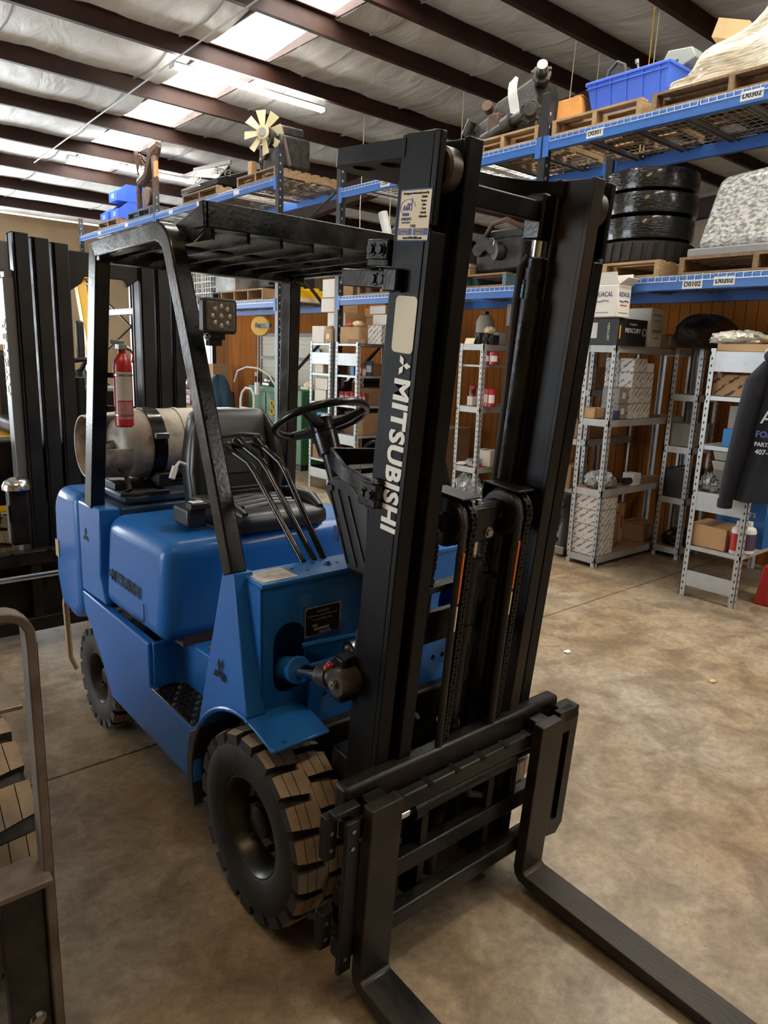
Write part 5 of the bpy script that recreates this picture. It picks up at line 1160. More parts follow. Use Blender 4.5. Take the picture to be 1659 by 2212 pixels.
t = carton('small kraft carton with a white label at the end of the near shelving top', 4.52, 1.64, 1.832, .23, .15, .12); MB().box(-.04, .0, -.0765, -.075, .03, .10).build('shipping_label', M_paper, t)
# shelf 1.24 of the near unit: printed stack
k = 0
for iz in range(3):
    for iy in range(2):
        for ix in range(2):
            if iz == 2 and ix == 0 and iy == 0: pass
            carton('white printed carton in the tall second-shelf stack, %s layer, %s %s' % (('bottom', 'middle', 'upper')[iz], ('front', 'rear')[ix], ('right', 'left')[iy]), 4.06+.165*ix, 1.628+.135*iy, 1.242+.128*iz, .16, .13, .125, M_diagw, tape=False, group='printed cartons on the second shelf')
            k += 1
for iy in range(2): carton('white printed carton lying flat on top of the tall stack, %s one' % ('right', 'left')[iy], 4.08, 1.628+.135*iy, 1.242+.128*3, .20, .13, .11, M_diagw, tape=False, group='printed cartons on top of the stack')
carton('small plain white carton on the right of the printed stack top', 4.27, 1.63, 1.242+.384, .11, .10, .075, M_cardwhite, tape=False)
carton('lower grey carton with a label in front of the printed stack', 3.90, 1.66, 1.242, .13, .16, .125, mat('grey_card', (.28, .27, .26), .8), tape=False)
carton('upper grey carton with a label in front of the printed stack', 3.90, 1.66, 1.369, .13, .16, .125, mat('grey_card', (.28, .27, .26), .8), tape=False)
for o in [o for o in bpy.data.objects if o.get('label', '').endswith('grey carton with a label in front of the printed stack')]: MB().box(-.02, .03, -.0815, -.08, .04, .09).build('shipping_label', M_paper, o)
carton('scuffed kraft carton at the left end of the second shelf', 3.76, 1.765, 1.242, .14, .13, .085)
carton('small torn white and navy carton behind the shelf upright', 3.80, 1.60, 1.242, .10, .07, .07, M_ink, tape=False)
# shelf .66
carton('lone small white carton on the middle shelf', 4.30, 1.66, .662, .12, .11, .09, mat('plain_white_card', (.74, .72, .70), .8), tape=False)
def blob(lab, name, cat, x, y, z, sx, sy, sz, m, seed=1, amp=.25, n=22):
    rnd = random.Random(seed); ph = [rnd.uniform(0, 6) for _ in range(8)]
    t = thing(name, lab, cat, (x, y, z))
    def fn(u, v):
        a = 2*PI*u; b = PI*v; r_ = 1+amp*(math.sin(3*a+ph[0])*math.sin(2*b+ph[1])*.5+math.sin(5*a+ph[2]+3*b)*.35+math.sin(9*a+ph[3])*math.sin(7*b+ph[4])*.25)*math.sin(b)
        return (sx/2*r_*math.sin(b)*math.cos(a), sy/2*r_*math.sin(b)*math.sin(a), max(0, sz*(.42-.58*math.cos(b)*r_)) if False else max(0.001, sz*(.40-.60*math.cos(b))*(1+.12*math.sin(4*a+ph[5])*math.sin(b))))
    jit = random.Random(seed+99); base = fn
    if amp >= .25:
        def fn(u, v, b_=base):
            q = b_(u, v); k = 0 if v in (0, 1) else .10*min(sx, sy, sz)
            h_ = random.Random(hash((seed, round((u % 1)*997), round(v*991))))
            return (q[0]+k*h_.uniform(-1, 1), q[1]+k*h_.uniform(-1, 1), max(.001, q[2]+k*h_.uniform(-1, 1)))
    MB().grid(fn, n*2, n).build('crumpled_skin', m, t, ang=(18 if amp >= .25 else 50))
    return t
M_poly = mat('clear_grey_polythene', (.42, .43, .43), .18, bump=.8, bscale=25, coat=.6, col2=(.22, .23, .24), scale=9)
M_polyw = mat('milky_plastic_bag', (.60, .57, .48), .3, bump=.7, bscale=22, coat=.3)
bg_ = blob('crumpled clear plastic bag on the middle shelf of the near unit', 'plastic_bag', 'bag', 3.86, 1.69, .662, .26, .24, .13, M_poly, 3)
MB().box(-.06, .06, -.05, .05, .005, .03).build('parts_inside', M_engine, bg_)
PD = thing('shaft_part', 'greasy black shaft with a flange lying on the middle shelf', 'machine part', (4.05, 1.66, .665))
MB().cyl((-.12, .05, .05), (.10, -.03, .03), .022, n=12).cyl((-.12, .05, .05), (-.09, .04, .05), .05, n=16).build('shaft', M_engine, PD); MB().cyl((.06, -.02, .03), (.15, -.05, .03), .03, n=12).build('sleeve', M_plastic, PD)
PP = thing('paper_sheet', 'folded pale paper lying at the edge of the middle shelf', 'paper', (4.24, 1.60, .6615)); MB().box(-.06, .06, -.03, .03, 0, .002).build('sheet', M_paper, PP); MB().hexa([(-.06, -.03, .002), (.06, -.03, .002), (.06, .0, .002), (-.06, .0, .002)], [(-.05, -.02, .012), (.05, -.02, .010), (.05, .01, .010), (-.05, .01, .012)]).build('fold', M_paper, PP)
# bottom shelf: stack of printed cartons
for iz, nm in enumerate(('bottom', 'second', 'third', 'top')):
    carton('white printed carton, %s of the stack of four on the lowest shelf' % nm, 3.83, 1.695, .092+.131*iz, .255, .255, .128, M_diagw, tape=False, open_=False, group='printed cartons on the lowest shelf')
t = carton('kraft envelope-like carton with a red mark behind the lowest stack', 4.36, 1.80, .092, .10, .09, .36, M_card)
MB().box(.0, .03, -.0465, -.045, .12, .24).build('red_mark', M_redink, t)
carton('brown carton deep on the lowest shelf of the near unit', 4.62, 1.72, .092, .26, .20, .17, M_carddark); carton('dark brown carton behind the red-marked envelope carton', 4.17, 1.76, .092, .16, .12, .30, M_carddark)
# upper shelf, dark corner
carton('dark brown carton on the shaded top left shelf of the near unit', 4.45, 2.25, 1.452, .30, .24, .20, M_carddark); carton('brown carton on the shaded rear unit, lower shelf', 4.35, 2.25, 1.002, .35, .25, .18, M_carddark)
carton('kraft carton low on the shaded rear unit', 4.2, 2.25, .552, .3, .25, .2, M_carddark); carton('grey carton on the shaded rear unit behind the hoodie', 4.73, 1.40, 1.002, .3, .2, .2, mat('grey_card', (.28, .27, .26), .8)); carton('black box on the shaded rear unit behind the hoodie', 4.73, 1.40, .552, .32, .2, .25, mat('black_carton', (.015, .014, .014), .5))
blob('dark plastic-wrapped roll on the shaded rear unit', 'wrapped_roll', 'bag', 4.73, 1.40, .102, .28, .2, .14, mat('black_polythene', (.012, .012, .012), .25, bump=.6, bscale=20), 11)
# black tarpaulin heap above the rear unit
blob('black tarpaulin sheet bunched up under the lower rack beam', 'tarpaulin', 'tarpaulin', 4.58, 1.30, 1.835, .80, .36, .28, mat('black_tarpaulin', (.012, .012, .012), .35, bump=.5, bscale=9), 5, .22)
# hoodie unit
carton('flat kraft carton with white label on the top shelf of the hoodie unit', 3.86, .60, 1.802, .30, .34, .012+.04, M_card)
blob('milky plastic bag spread over the top of the hoodie unit', 'plastic_bag', 'bag', 3.84, .68, 1.856, .26, .40, .09, M_polyw, 6, .35)
RC = thing('copper_ring', 'tarnished round metal hoop leaning behind the milky bag', 'hoop', (4.05, .50, 1.80)); MB().tube([(0.1*math.sin(a)*.3, .20*math.cos(a), .10+.055*math.sin(a)) for a in [2*PI*i/28 for i in range(28)]], .014, n=8, closed=True).build('hoop', M_rusty, RC); MB().box(-.05, .05, -.2, .2, .0, .06).build('coil_base', M_rusty, RC, bevel=.01)
carton('kraft carton standing upright at the right edge of the rack', 4.0, .33, 1.95, .22, .16, .24, M_card)
carton('kraft carton with diagonal black print on the hoodie unit', 3.86, .585, 1.492, .30, .36, .150, M_diagk, tape=False)
carton('grey carton above the bright blue carton on the hoodie unit', 3.83, .52, 1.142+.128, .25, .20, .16, mat('grey_card', (.28, .27, .26), .8), tape=False)
M_bluecard = mat('bright_blue_carton', (.02, .22, .55), .5)
t = carton('bright blue carton on the middle of the hoodie unit', 3.82, .53, 1.142, .25, .22, .126, M_bluecard, tape=False); text('carton_lettering', 'PARTS', .035, endM(t, .25, .22, .05, 'x'), M_paper, t)
for k in range(2):
    q = thing('parts_tray', 'grey open plastic tray stacked below the blue carton, %s one' % ('lower' if k == 0 else 'upper'), 'tray', (3.80, .55, .803+.07*k+.167), 0)
    mbx = MB().hexa([(-.11, -.12, 0), (.11, -.12, 0), (.11, .12, 0), (-.11, .12, 0)], [(-.125, -.135, .065), (.125, -.135, .065), (.125, .135, .065), (-.125, .135, .065)]); mbx.build('tray', mat('grey_plastic', (.36, .36, .33), .5), q, bevel=.006); MB().box(-.1285, -.1265, -.05, .03, .015, .05).build('label', M_paper, q)
carton('grey carton under the stacked plastic trays', 3.86, .55, .802, .26, .28, .165, mat('grey_card', (.28, .27, .26), .8), tape=False)
blob('crumpled clear bag at the edge of the fourth shelf of the hoodie unit', 'plastic_bag', 'bag', 3.76, .70, .802, .16, .15, .13, M_poly, 8)
carton('kraft carton wrapped in clear tape on the low shelf of the hoodie unit', 3.82, .645, .392, .27, .27, .165, M_card)
t = carton('dark blue parts carton low on the hoodie unit', 4.16, .56, .392, .32, .36, .33, mat('deep_blue_carton', (.01, .12, .36), .5), tape=False)
for zz in (.09, .24): text('carton_lettering', 'US PARTS', .05, endM(t, .32, .36, zz, 'x'), M_paper, t)
def bottle(lab, x, y, z, r, h, m, mc, ml, group=None):
    t = thing('bottle', lab, 'bottle', (x, y, z), 0, group)
    MB().lathe([(r*.9, 0), (r, .006), (r, h*.72), (r*.85, h*.80), (r*.4, h*.86), (r*.4, h*.88)], (0, 0, 0), 'Z', 20).build('body', m, t); MB().lathe([(r*.46, h*.87), (r*.46, h), (.0001, h)], (0, 0, 0), 'Z', 16).build('cap', mc, t)
    MB().lathe([(r*1.01, h*.12), (r*1.015, h*.14), (r*1.015, h*.62), (r*1.01, h*.64)], (0, 0, 0), 'Z', 20).build('label', ml, t)
bottle('white bottle with a red label beside the kraft carton on the low shelf', 3.71, .44, .392, .045, .24, M_white, M_white, M_red); bottle('white tub with a dark floral label at the end of the low shelf', 3.80, .41, .392, .055, .23, M_white, M_white, mat('dark_print', (.08, .05, .10), .5))
# hoodie
HD = thing('hoodie', 'dark navy hooded sweatshirt hanging from the shelving unit at the right edge', 'sweatshirt', (3.575, .285, 0))
M_hood = mat('navy_black_fleece', (.008, .009, .014), .9, col2=(.013, .014, .020), scale=12, bump=.35, bscale=120)
def sleeve(p):
    pts = [Vector(q[:3]) for q in p]; return MB().tube(pts, [q[3] for q in p], n=12)
def bodyfn(u, v):
    a = 2*PI*u; z = 1.80-.98*v; w_ = .09+.14*min(1, v*3.2)+.015*math.sin(v*9); d = .045+.025*math.sin(a*3+v*5)*.5+.02*v
    return (d*math.cos(a)+.012*math.sin(9*a+v*6), -.05+w_*math.sin(a)+.012*math.sin(v*7+a*2), z+.02*math.sin(a*2))
MB().grid(bodyfn, 40, 24).build('torso', M_hood, HD, ang=60)
sleeve([(0, .05, 1.72, .05), (-.03, .11, 1.60, .075), (-.035, .135, 1.40, .07), (-.035, .155, 1.20, .068), (-.04, .18, 1.0, .06), (-.04, .195, .86, .052), (-.04, .20, .79, .045)]).build('sleeve', M_hood, HD, ang=60)
MB().lathe([(.046, .80), (.050, .80), (.050, .745), (.044, .74)], (-.04, .203, 0), 'Z', 14, closed=True).build('cuff', M_hood, HD)
sleeve([(0, -.15, 1.72, .05), (-.03, -.24, 1.55, .075), (-.03, -.27, 1.20, .068), (-.03, -.28, .86, .05)]).build('sleeve', M_hood, HD, ang=60)
sleeve([(.0, .06, 1.76, .05), (-.03, 0, 1.80, .07), (-.03, -.10, 1.80, .07), (.0, -.16, 1.76, .05)]).build('hood', M_hood, HD, ang=60)
M_print = mat('pale_screen_print', (.62, .64, .70), .7); M_printblue = mat('blue_screen_print', (.10, .16, .42), .7)
for s_, z, sz, m_ in (('AAA', 1.38, .12, M_print), ('FORKLIFTS', 1.27, .058, M_printblue), ('PARTS & SERVICE', 1.205, .036, M_print), ('407-695-4387', 1.155, .045, M_print)):
    text('back_print', s_, sz, frame_M((-.085, -.09, z), (0, -1, 0), (0, 0, 1)), m_, HD, bold=.001)
MB().box(-.01, .08, -.06, -.04, 1.74, 1.77).build('hanger_hook', M_steel, HD)
# red container and black pump parts on the floor
RD = thing('red_container', 'red plastic container on the floor at the right edge', 'container', (4.05, .20, 0), R(4))
M_redpl = mat('red_plastic', (.45, .02, .02), .45)
MB().hexa([(-.12, -.16, 0), (.12, -.16, 0), (.12, .16, 0), (-.12, .16, 0)], [(-.12, -.15, .30), (.12, -.15, .30), (.12, .13, .30), (-.12, .13, .30)]).build('body', M_redpl, RD, bevel=.015)
MB().box(-.03, .03, -.10, .08, .30, .34).build('handle', M_redpl, RD, bevel=.01)
for k in range(5): MB().box(-.1215, -.1203, -.10, .08, .05+.03*k, .053+.03*k).build('print_line', M_greyink, RD)
MB().cyl((-.121, 0, .23), (-.1225, 0, .23), .03, n=14).build('print_disc', M_paper, RD)
PU = thing('pump_cylinder', 'black hydraulic cylinder with a steel eye standing by the near shelving foot', 'cylinder', (3.82, 1.96, 0))
MB().lathe([(.06, 0), (.062, .01), (.062, .26), (.05, .28), (.05, .34), (.056, .35), (.056, .42)], (0, 0, 0), 'Z', 22).build('barrel', M_engine, PU); MB().box(-.085, -.06, -.05, .05, .02, .09).build('foot_block', M_steel, PU, bevel=.005)
MB().cyl((-.04, 0, .40), (-.04, 0, .56), .05, n=14).cyl((-.04, 0, .46), (-.12, 0, .48), .035, n=12).build('valve_body', M_engine, PU)
# unit between the mast rails
zt_ = 1.822
SC = thing('scale_stand', 'grey equipment box on a thin stand above the shelving between the mast rails', 'equipment', (4.5, 3.25, zt_)); MB().box(-.1, .1, -.07, .07, .20, .42).build('box', mat('warm_grey_plastic', (.30, .27, .24), .5), SC, bevel=.01); MB().cyl((0, 0, 0), (0, 0, .2), .02, n=10).build('stand', M_steel, SC); MB().cyl((0, 0, 0), (0, 0, .01), .07, n=16).build('foot', M_steel, SC)
JG = thing('can', 'grey round container at the left end of the shelf top between the mast rails', 'can', (4.0, 3.24, zt_)); MB().lathe([(.09, 0), (.09, .22), (.06, .28), (.03, .29)], (0, 0, 0), 'Z', 18).build('body', mat('warm_grey_plastic', (.30, .27, .24), .5), JG); MB().cyl((0, 0, .29), (0, 0, .32), .03, n=12).build('cap', M_plastic, JG)
NT = thing('note_card', 'cream handwritten card propped on the shelf edge between the mast rails', 'card', (3.73, 3.19, zt_)); MB().hexa([(0, -.06, 0), (.003, -.06, 0), (.003, .06, 0), (0, .06, 0)], [(.02, -.06, .055), (.023, -.06, .055), (.023, .06, .055), (.02, .06, .055)]).build('card', M_cream, NT); MB().box(.03, .05, -.04, .04, 0, .02).build('stand', M_card, NT)
for i, (y, lb) in enumerate(((3.13, 'black switch block left of the row on the shelf top between the rails'), (3.06, 'black cast block in the middle of the shelf top row'), (2.985+.03, 'black cast block at the right of the shelf top row'))):
    q = thing('cast_block', lb, 'machine part', (3.82+.03*i, y, zt_)); MB().box(-.05, .05, -.035, .035, 0, .11-.01*i).build('block', M_engine, q, bevel=.008); MB().cyl((-.05, 0, .05), (-.062, 0, .05), .022, n=12).build('port', M_plastic, q)
blob('crumpled cream rag on the cast blocks between the mast rails', 'rag', 'rag', 3.86, 3.05, zt_+.105, .10, .10, .06, M_cream, 12)
carton('pale grey carton behind the cast blocks between the mast rails', 4.02, 3.09, zt_, .12, .12, .12, mat('pale_blue_grey_card', (.42, .47, .50), .7), tape=False)
def can(lab, x, y, z, r, h, m, ml, group):
    t = thing('filter_can', lab, 'can', (x, y, z), 0, group)
    MB().lathe([(r*.85, 0), (r, .004), (r, h*.93), (r*.93, h*.96), (r*.93, h), (.0001, h)], (0, 0, 0), 'Z', 16).build('body', m, t)
    mb = MB()
    for i in range(6):
        a0, a1 = R(175+15*i), R(190+15*i); mb.face([(r*1.01*math.cos(a0), r*1.01*math.sin(a0), h*.25), (r*1.01*math.cos(a1), r*1.01*math.sin(a1), h*.25), (r*1.01*math.cos(a1), r*1.01*math.sin(a1), h*.7), (r*1.01*math.cos(a0), r*1.01*math.sin(a0), h*.7)])
    mb.build('label', ml, t)
M_canred = mat('red_filter_can', (.38, .02, .03), .35)
G1 = 'red filter cans between the mast rails'
for i in range(5): can('red filter can on the second shelf between the mast rails, %s from the right' % ('first', 'second', 'third', 'fourth', 'fifth', 'sixth', 'seventh')[i], 3.80+.03*i, 2.83+.002*i-(-.19)+.052*(i-2), 1.235, .040, .17, M_canred, M_paper, G1)
for i in range(2): can('red filter can high on the shelf board between the mast rails, %s one' % ('left', 'right')[i], 3.86, 3.05-.08*i, 1.235+.40, .045, .12, M_canred, M_paper, 'upper red filter cans between the mast rails')
MB().box(3.74, 4.9, 3.0, 3.28, 1.610, 1.628).build('mid_board', M_galv, bpy.data.objects['shelving_unit.002'])
carton('small red and white parts box left of the red cans between the mast rails', 3.84, 3.20, 1.232, .08, .07, .09, M_paper, tape=False); can('red can standing on a small box between the mast rails', 3.84, 3.20, 1.324, .032, .10, M_canred, M_plastic, 'single red can')
carton('dark parts box behind the small box between the rails', 4.0, 3.23, 1.232, .12, .10, .16, M_carddark, tape=False)
carton('white carton tipped on its corner on the third shelf between the mast rails', 3.95, 3.06, .645, .16, .16, .16, M_cardwhite, R(14))
VB = thing('valve_body', 'steel valve block with red plugs on the third shelf between the mast rails', 'machine part', (3.80, 3.09, .642)); MB().box(-.05, .05, -.04, .05, 0, .08).build('block', M_steel, VB, bevel=.008)
for k in range(3): MB().cyl((-.05, -.03+.03*k, .05), (-.075, -.03+.03*k, .05), .018, n=10).build('port', M_steel, VB)
for k in range(2): MB().cyl((-.03+.04*k, -.07, 0), (-.03+.04*k, -.07, .035), .018, n=10).build('red_plug', M_redpl, VB)
blob('folded white rag at the left of the third shelf between the mast rails', 'rag', 'rag', 3.80, 3.23, .642, .16, .12, .03, M_paper, 14)
t = carton('black and yellow filter carton on the low shelf between the mast rails', 3.98, 3.12, .30, .13, .12, .16, mat('black_carton', (.015, .014, .014), .5), tape=False); text('carton_lettering', 'WIX', .05, endM(t, .13, .12, .12, 'x'), M_paper, t, bold=.002); MB().box(-.0665, -.065, -.06, .06, 0, .05).build('yellow_band', M_yellow, t)
MB().box(3.74, 4.9, 3.0, 3.28, .28, .298).build('mid_board', M_board, bpy.data.objects['shelving_unit.002'])
blob('large crumpled clear plastic sheet on the low shelf between the mast rails', 'plastic_sheet', 'plastic sheet', 3.78, 3.12, .299, .18, .30, .26, M_poly, 15, .3)
blob('clear plastic hanging off the lowest shelf between the mast rails', 'plastic_sheet', 'plastic sheet', 3.84, 3.12, .103, .16, .26, .16, M_poly, 16, .3)
BKT = thing('bucket', 'dark grey plastic bucket on the floor in front of the shelving between the rails', 'bucket', (3.52, 3.18, 0)); MB().lathe([(.085, 0), (.10, .20), (.108, .20), (.108, .22), (.095, .22), (.08, .01)], (0, 0, 0), 'Z', 24).build('pail', mat('dark_grey_plastic', (.05, .055, .06), .45), BKT); MB().tube([(0, -.105, .20), (-.06, -.07, .12), (-.10, 0, .09), (-.06, .07, .12), (0, .105, .20)], .003, n=6).build('handle', M_steel, BKT)
# pile of cartons above the pair of units
zt_ = 1.803
W = M_cardwhite
carton('plain white carton at the left front of the carton pile', 3.86, 5.72, zt_, .26, .25, .20, W, tape=False); t = carton('small kraft carton with white label beside the plain white carton', 3.84, 5.50, zt_, .24, .12, .17, M_card); MB().box(-.1215, -.12, -.03, .03, .05, .11).build('shipping_label', M_paper, t)
carton('long kraft carton under the rags in the carton pile', 3.92, 5.11, zt_, .34, .38, .19, M_card, R(-4), tape=True)
carton('white-ended kraft carton, second layer of the carton pile', 3.985, 5.49, zt_+.20, .30, .36, .165, M_card, 0, side=W); carton('white-ended kraft carton, third layer of the carton pile', 3.95, 5.585, zt_+.366, .30, .34, .165, M_card, R(3), side=W)
carton('topmost white-ended kraft carton of the carton pile', 3.93, 5.60, zt_+.533, .28, .24, .215, M_card, R(2), side=W)
carton('kraft carton deep in the pile behind the long carton', 4.3, 5.10, zt_, .32, .40, .20, M_card); carton('kraft carton stacked deep in the pile, middle layer', 4.3, 5.10, zt_+.202, .32, .40, .12, M_card); carton('kraft carton stacked deep in the pile, upper layer', 4.28, 5.12, zt_+.324, .32, .36, .10, M_card)
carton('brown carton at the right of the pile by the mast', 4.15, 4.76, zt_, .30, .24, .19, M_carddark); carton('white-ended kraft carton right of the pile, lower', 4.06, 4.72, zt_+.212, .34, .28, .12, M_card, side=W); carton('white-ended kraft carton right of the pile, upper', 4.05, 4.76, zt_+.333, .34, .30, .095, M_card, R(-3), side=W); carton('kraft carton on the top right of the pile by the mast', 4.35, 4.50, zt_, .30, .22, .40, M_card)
carton('white carton with diagonal print at the right end of the pile', 3.88, 4.70, zt_, .18, .24, .205, M_diagw, tape=False)
blob('red cloth scrap on the cardboard in the carton pile', 'rag', 'rag', 3.76, 5.10, zt_+.193, .10, .16, .035, M_redpl, 21); blob('crumpled pale bag on the cardboard in the carton pile', 'rag', 'rag', 3.78, 4.99, zt_+.193, .12, .16, .06, M_cream, 22)
carton('flat kraft carton lying at the front edge of the carton pile', 3.745, 4.965, zt_, .03, .30, .05, M_carddark, tape=False)
# contents of the pair
def row(items): 
    for a in items: carton(*a[:8], tape=False)
row([('white carton on the upper shelf of the left unit of the pair', 3.86, 5.70, 1.442, .24, .17, .125, W), ('brown carton beside the white carton on the upper shelf of the left unit', 3.92, 5.50, 1.442, .3, .12, .12, M_carddark),
     ('white carton on the second shelf of the left unit, upper of two', 3.88, 5.66, 1.092+.15, .26, .26, .14, W), ('white carton on the second shelf of the left unit, lower of two', 3.88, 5.68, 1.092, .26, .24, .145, W),
     ('brown carton behind the blue box on the upper shelf of the right unit', 4.05, 5.18, 1.442, .3, .30, .14, M_card), ('small blue carton on the upper shelf of the right unit', 3.80, 5.03, 1.442, .12, .07, .105, mat('blue_carton', (.03, .16, .5), .5)),
     ('white filter carton on the upper shelf of the right unit', 3.84, 4.955+.03, 1.442+.0, .10, .06, .08, W), ('bright blue tub on the third shelf of the left unit', 3.84, 5.60, .742+.16, .2, .26, .06, M_bluecard),
     ('brown carton on the third shelf of the right unit', 4.05, 5.12, .742, .4, .36, .26, M_carddark), ('brown carton on the second shelf of the right unit', 4.15, 5.16, 1.092, .35, .34, .20, M_carddark), ('brown wooden-looking carton on the low shelf of the left unit', 3.84, 5.62, .382, .22, .36, .17, M_carddark), ('white carton under the bright blue tub', 3.86, 5.62, .742, .22, .3, .155, W)])
G2 = 'red filter cans on the right unit of the pair'
for i in range(7): can('red filter can on the right unit under the carton pile, %s from the right' % ('first', 'second', 'third', 'fourth', 'fifth', 'sixth', 'seventh')[i], 3.80+.10*(i % 2), 4.955+.056*i, 1.093, .038, .15, M_canred, M_paper, G2)
can('blue filter can on the upper shelf of the right unit of the pair', 3.95, 4.97, 1.442, .045, .17, mat('blue_can', (.02, .12, .36), .4), M_paper, 'upper filter cans'); can('red filter can on the upper shelf of the right unit of the pair', 3.79, 4.955, 1.442, .036, .13, M_canred, M_paper, 'upper filter cans')
for i in range(4): can('white filter can low on the right unit under the carton pile, %s from the right' % ('first', 'second', 'third', 'fourth', 'fifth', 'sixth', 'seventh')[i], 3.79+.08*(i % 2), 4.97+.09*i, .383, .040, .13, M_white, M_redink, 'white filter cans')
carton('brown carton between rack posts behind the steering wheel', 4.5, 4.7, .0, .5, .4, .6, M_carddark); carton('tall brown carton between rack posts behind the mast', 4.4, 4.2, .0, .6, .4, .9, M_carddark)
# ================================================================ under the far rack, along the office wall
CR = thing('cord_reel', 'yellow hanging cord reel under the far rack beam', 'cord reel', (3.90, 7.36, 2.02))
cx = Vector((-.82, -.57, 0)).normalized()
MB().cyl(-cx*.04, cx*.04, .135, n=30).build('reel_disc', M_yellow, CR, bevel=.008); MB().cyl(cx*.04, cx*.05, .03, n=14).build('hub', M_plastic, CR)
MB().hexa([(-.03, .02, .03), (-.03, .02, -.03), (.0, .0, -.03), (.0, 0, .03)], [(-.05, -.30, .03), (-.05, -.30, -.02), (-.02, -.33, -.02), (-.02, -.33, .03)]).build('bracket', M_plastic, CR)
MB().cbox((-.065, .02, .01), (.01, .03, .07), R(35)).build('rating_label', M_greyink, CR)
MB().tube([(-.05, .0, -.12), (-.05, .0, -.50), (-.05, .02, -.78)], .006, n=6).build('cord', M_paper, CR); MB().cyl((-.05, .02, -.78), (-.05, .02, -.95), .035, n=10).build('handlamp', M_white, CR)
MB().tube([(0, .12, -.05), (.02, .20, -.3), (.0, .10, -.6), (-.05, .02, -.72)], .004, n=5).build('cord', M_greyink, CR)
GC = thing('green_cabinet', 'green steel machine cabinet standing under the far rack', 'cabinet', (4.50, 7.58, 0))
M_green = mat('green_machine_paint', (.045, .16, .065), .45, col2=(.035, .13, .05), scale=4)
MB().box(-.25, .27, -.74, .76, .08, 1.16).build('body', M_green, GC, bevel=.015); MB().box(-.24, .26, -.72, .74, 0, .08).build('plinth', M_frame, GC)
for y in (-.36, .02, .40): MB().box(-.262, -.25, y-.17, y+.17, .2, 1.08).build('door', M_green, GC, bevel=.006)
MB().tube([(-.27, .02+.05*math.sin(2*a)*1.0, .86+.10*math.cos(a)) for a in [2*PI*i/20 for i in range(20)]], .012, n=6, closed=True).build('yellow_mark', M_yellow, GC)
for lb, y, sz, m_ in (('grey oily vice on top of the green cabinet', .45, .16, M_steel), ('box of small parts on top of the green cabinet', .10, .12, M_engine), ('cream coiled rope on top of the green cabinet near the shelving', -.62, .13, M_cream)):
    q = thing('bench_item', lb, 'clutter', (4.45, 7.58+y, 1.16)); MB().sph((0, 0, sz*.45), sz*.5, 12, 8, (1, 1.3, .9)).build('body', m_, q); MB().box(-.08, .08, -.1, .1, 0, .04).build('base', m_, q, bevel=.005)
HT = thing('hand_truck', 'white tubular hand truck leaning on the green cabinet', 'hand truck', (4.03, 8.02, 0))
for r_ in (0, 1):
    pass
MB().tube([(0, -.20, .05), (.02, -.20, .95), (.03, -.17, 1.05), (.04, -.08, 1.12), (.04, .08, 1.12), (.03, .17, 1.05), (.02, .20, .95), (0, .20, .05)], .02, n=8).build('frame', M_white, HT)
for z in (.30, .60, .82): MB().tube([(.01, -.2, z), (.01, .2, z)], .014, n=6).build('rung', M_white, HT)
MB().box(-.02, .02, -.19, .19, .50, .62).build('cross_plate', M_galv, HT)
for s in (-1, 1): MB().lathe([(.03, -.025), (.11, -.025), (.12, 0), (.11, .025), (.03, .025)], (.06, s*.24, .12), 'Y', 20, closed=True).build('wheel', M_rubber, HT)
MB().box(-.22, .0, -.2, .2, .0, .012).build('toe_plate', M_galv, HT)
JK = blob('navy and teal jacket with a white stripe slung over a chair beside the hand truck', 'jacket', 'jacket', 4.02, 8.86, .30, .42, .62, .98, mat('navy_teal_cloth', (.012, .03, .065), .8, col2=(.015, .07, .10), scale=3, bump=.3, bscale=30), 31, .18)
MB().tube([(-.20, -.10, .1), (-.19, -.08, .5), (-.14, -.02, .85), (-.05, .04, .97)], .012, n=6).build('stripe', M_paper, JK)
for s in (-1, 1): MB().cyl((.1*s, .1*s, -.30), (.1*s, .1*s, .15), .018, n=8).build('stool_leg', M_steel, JK)
HP = thing('white_hose', 'white curved pipe arching above the green cabinet', 'pipe', (4.20, 8.2, 1.30)); MB().tube([(0, .5, -.12), (0, .38, .06), (0, .10, .13), (0, -.25, .12), (0, -.55, .04), (0, -.75, -.12)], .013, n=8).build('pipe', M_white, HP); MB().cyl((0, -.75, -.12), (0, -.76, -.17), .018, n=8).build('end_cap', M_white, HP)
WT = thing('work_bench', 'long wooden work bench under the office window', 'bench', (4.375, 10.7, 0))
MB().box(-.3, .35, -1.3, 1.3, .64, .70).build('top', M_board, WT)
for y in (-1.2, 0, 1.2):
    for x in (-.25, .3): MB().box(x-.03, x+.03, y-.03, y+.03, 0, .64).build('leg', M_rackblack, WT)
MB().box(-.3, .35, -1.3, 1.3, .25, .28).build('lower_shelf', M_board, WT)
for i, (y, lb) in enumerate(((11.35, 'dark red tool chest at the far end of the work bench'), (10.55, 'dark red tool chest in the middle of the work bench'), (9.85, 'dark red tool chest at the near end of the work bench'))):
    q = thing('tool_chest', lb, 'tool chest', (4.4, y, .70)); MB().box(-.22, .25, -.33, .33, 0, .27).build('case', mat('dark_red_steel', (.16, .008, .012), .4), q, bevel=.01)
    for k in range(3): MB().box(-.232, -.22, -.30, .30, .02+.08*k, .09+.08*k).build('drawer', mat('dark_red_steel', (.16, .008, .012), .4), q, bevel=.004)
    MB().box(-.24, -.232, -.1, .1, .19, .21).build('handle', M_steel, q)
blob('blue plastic sheet on the far red tool chest', 'plastic_sheet', 'plastic sheet', 4.3, 11.2, .972, .35, .6, .10, M_binblue, 41); blob('grey crumpled polythene hanging on the middle red tool chest', 'plastic_sheet', 'plastic sheet', 4.28, 10.45, .972, .4, .55, .16, M_poly, 42)
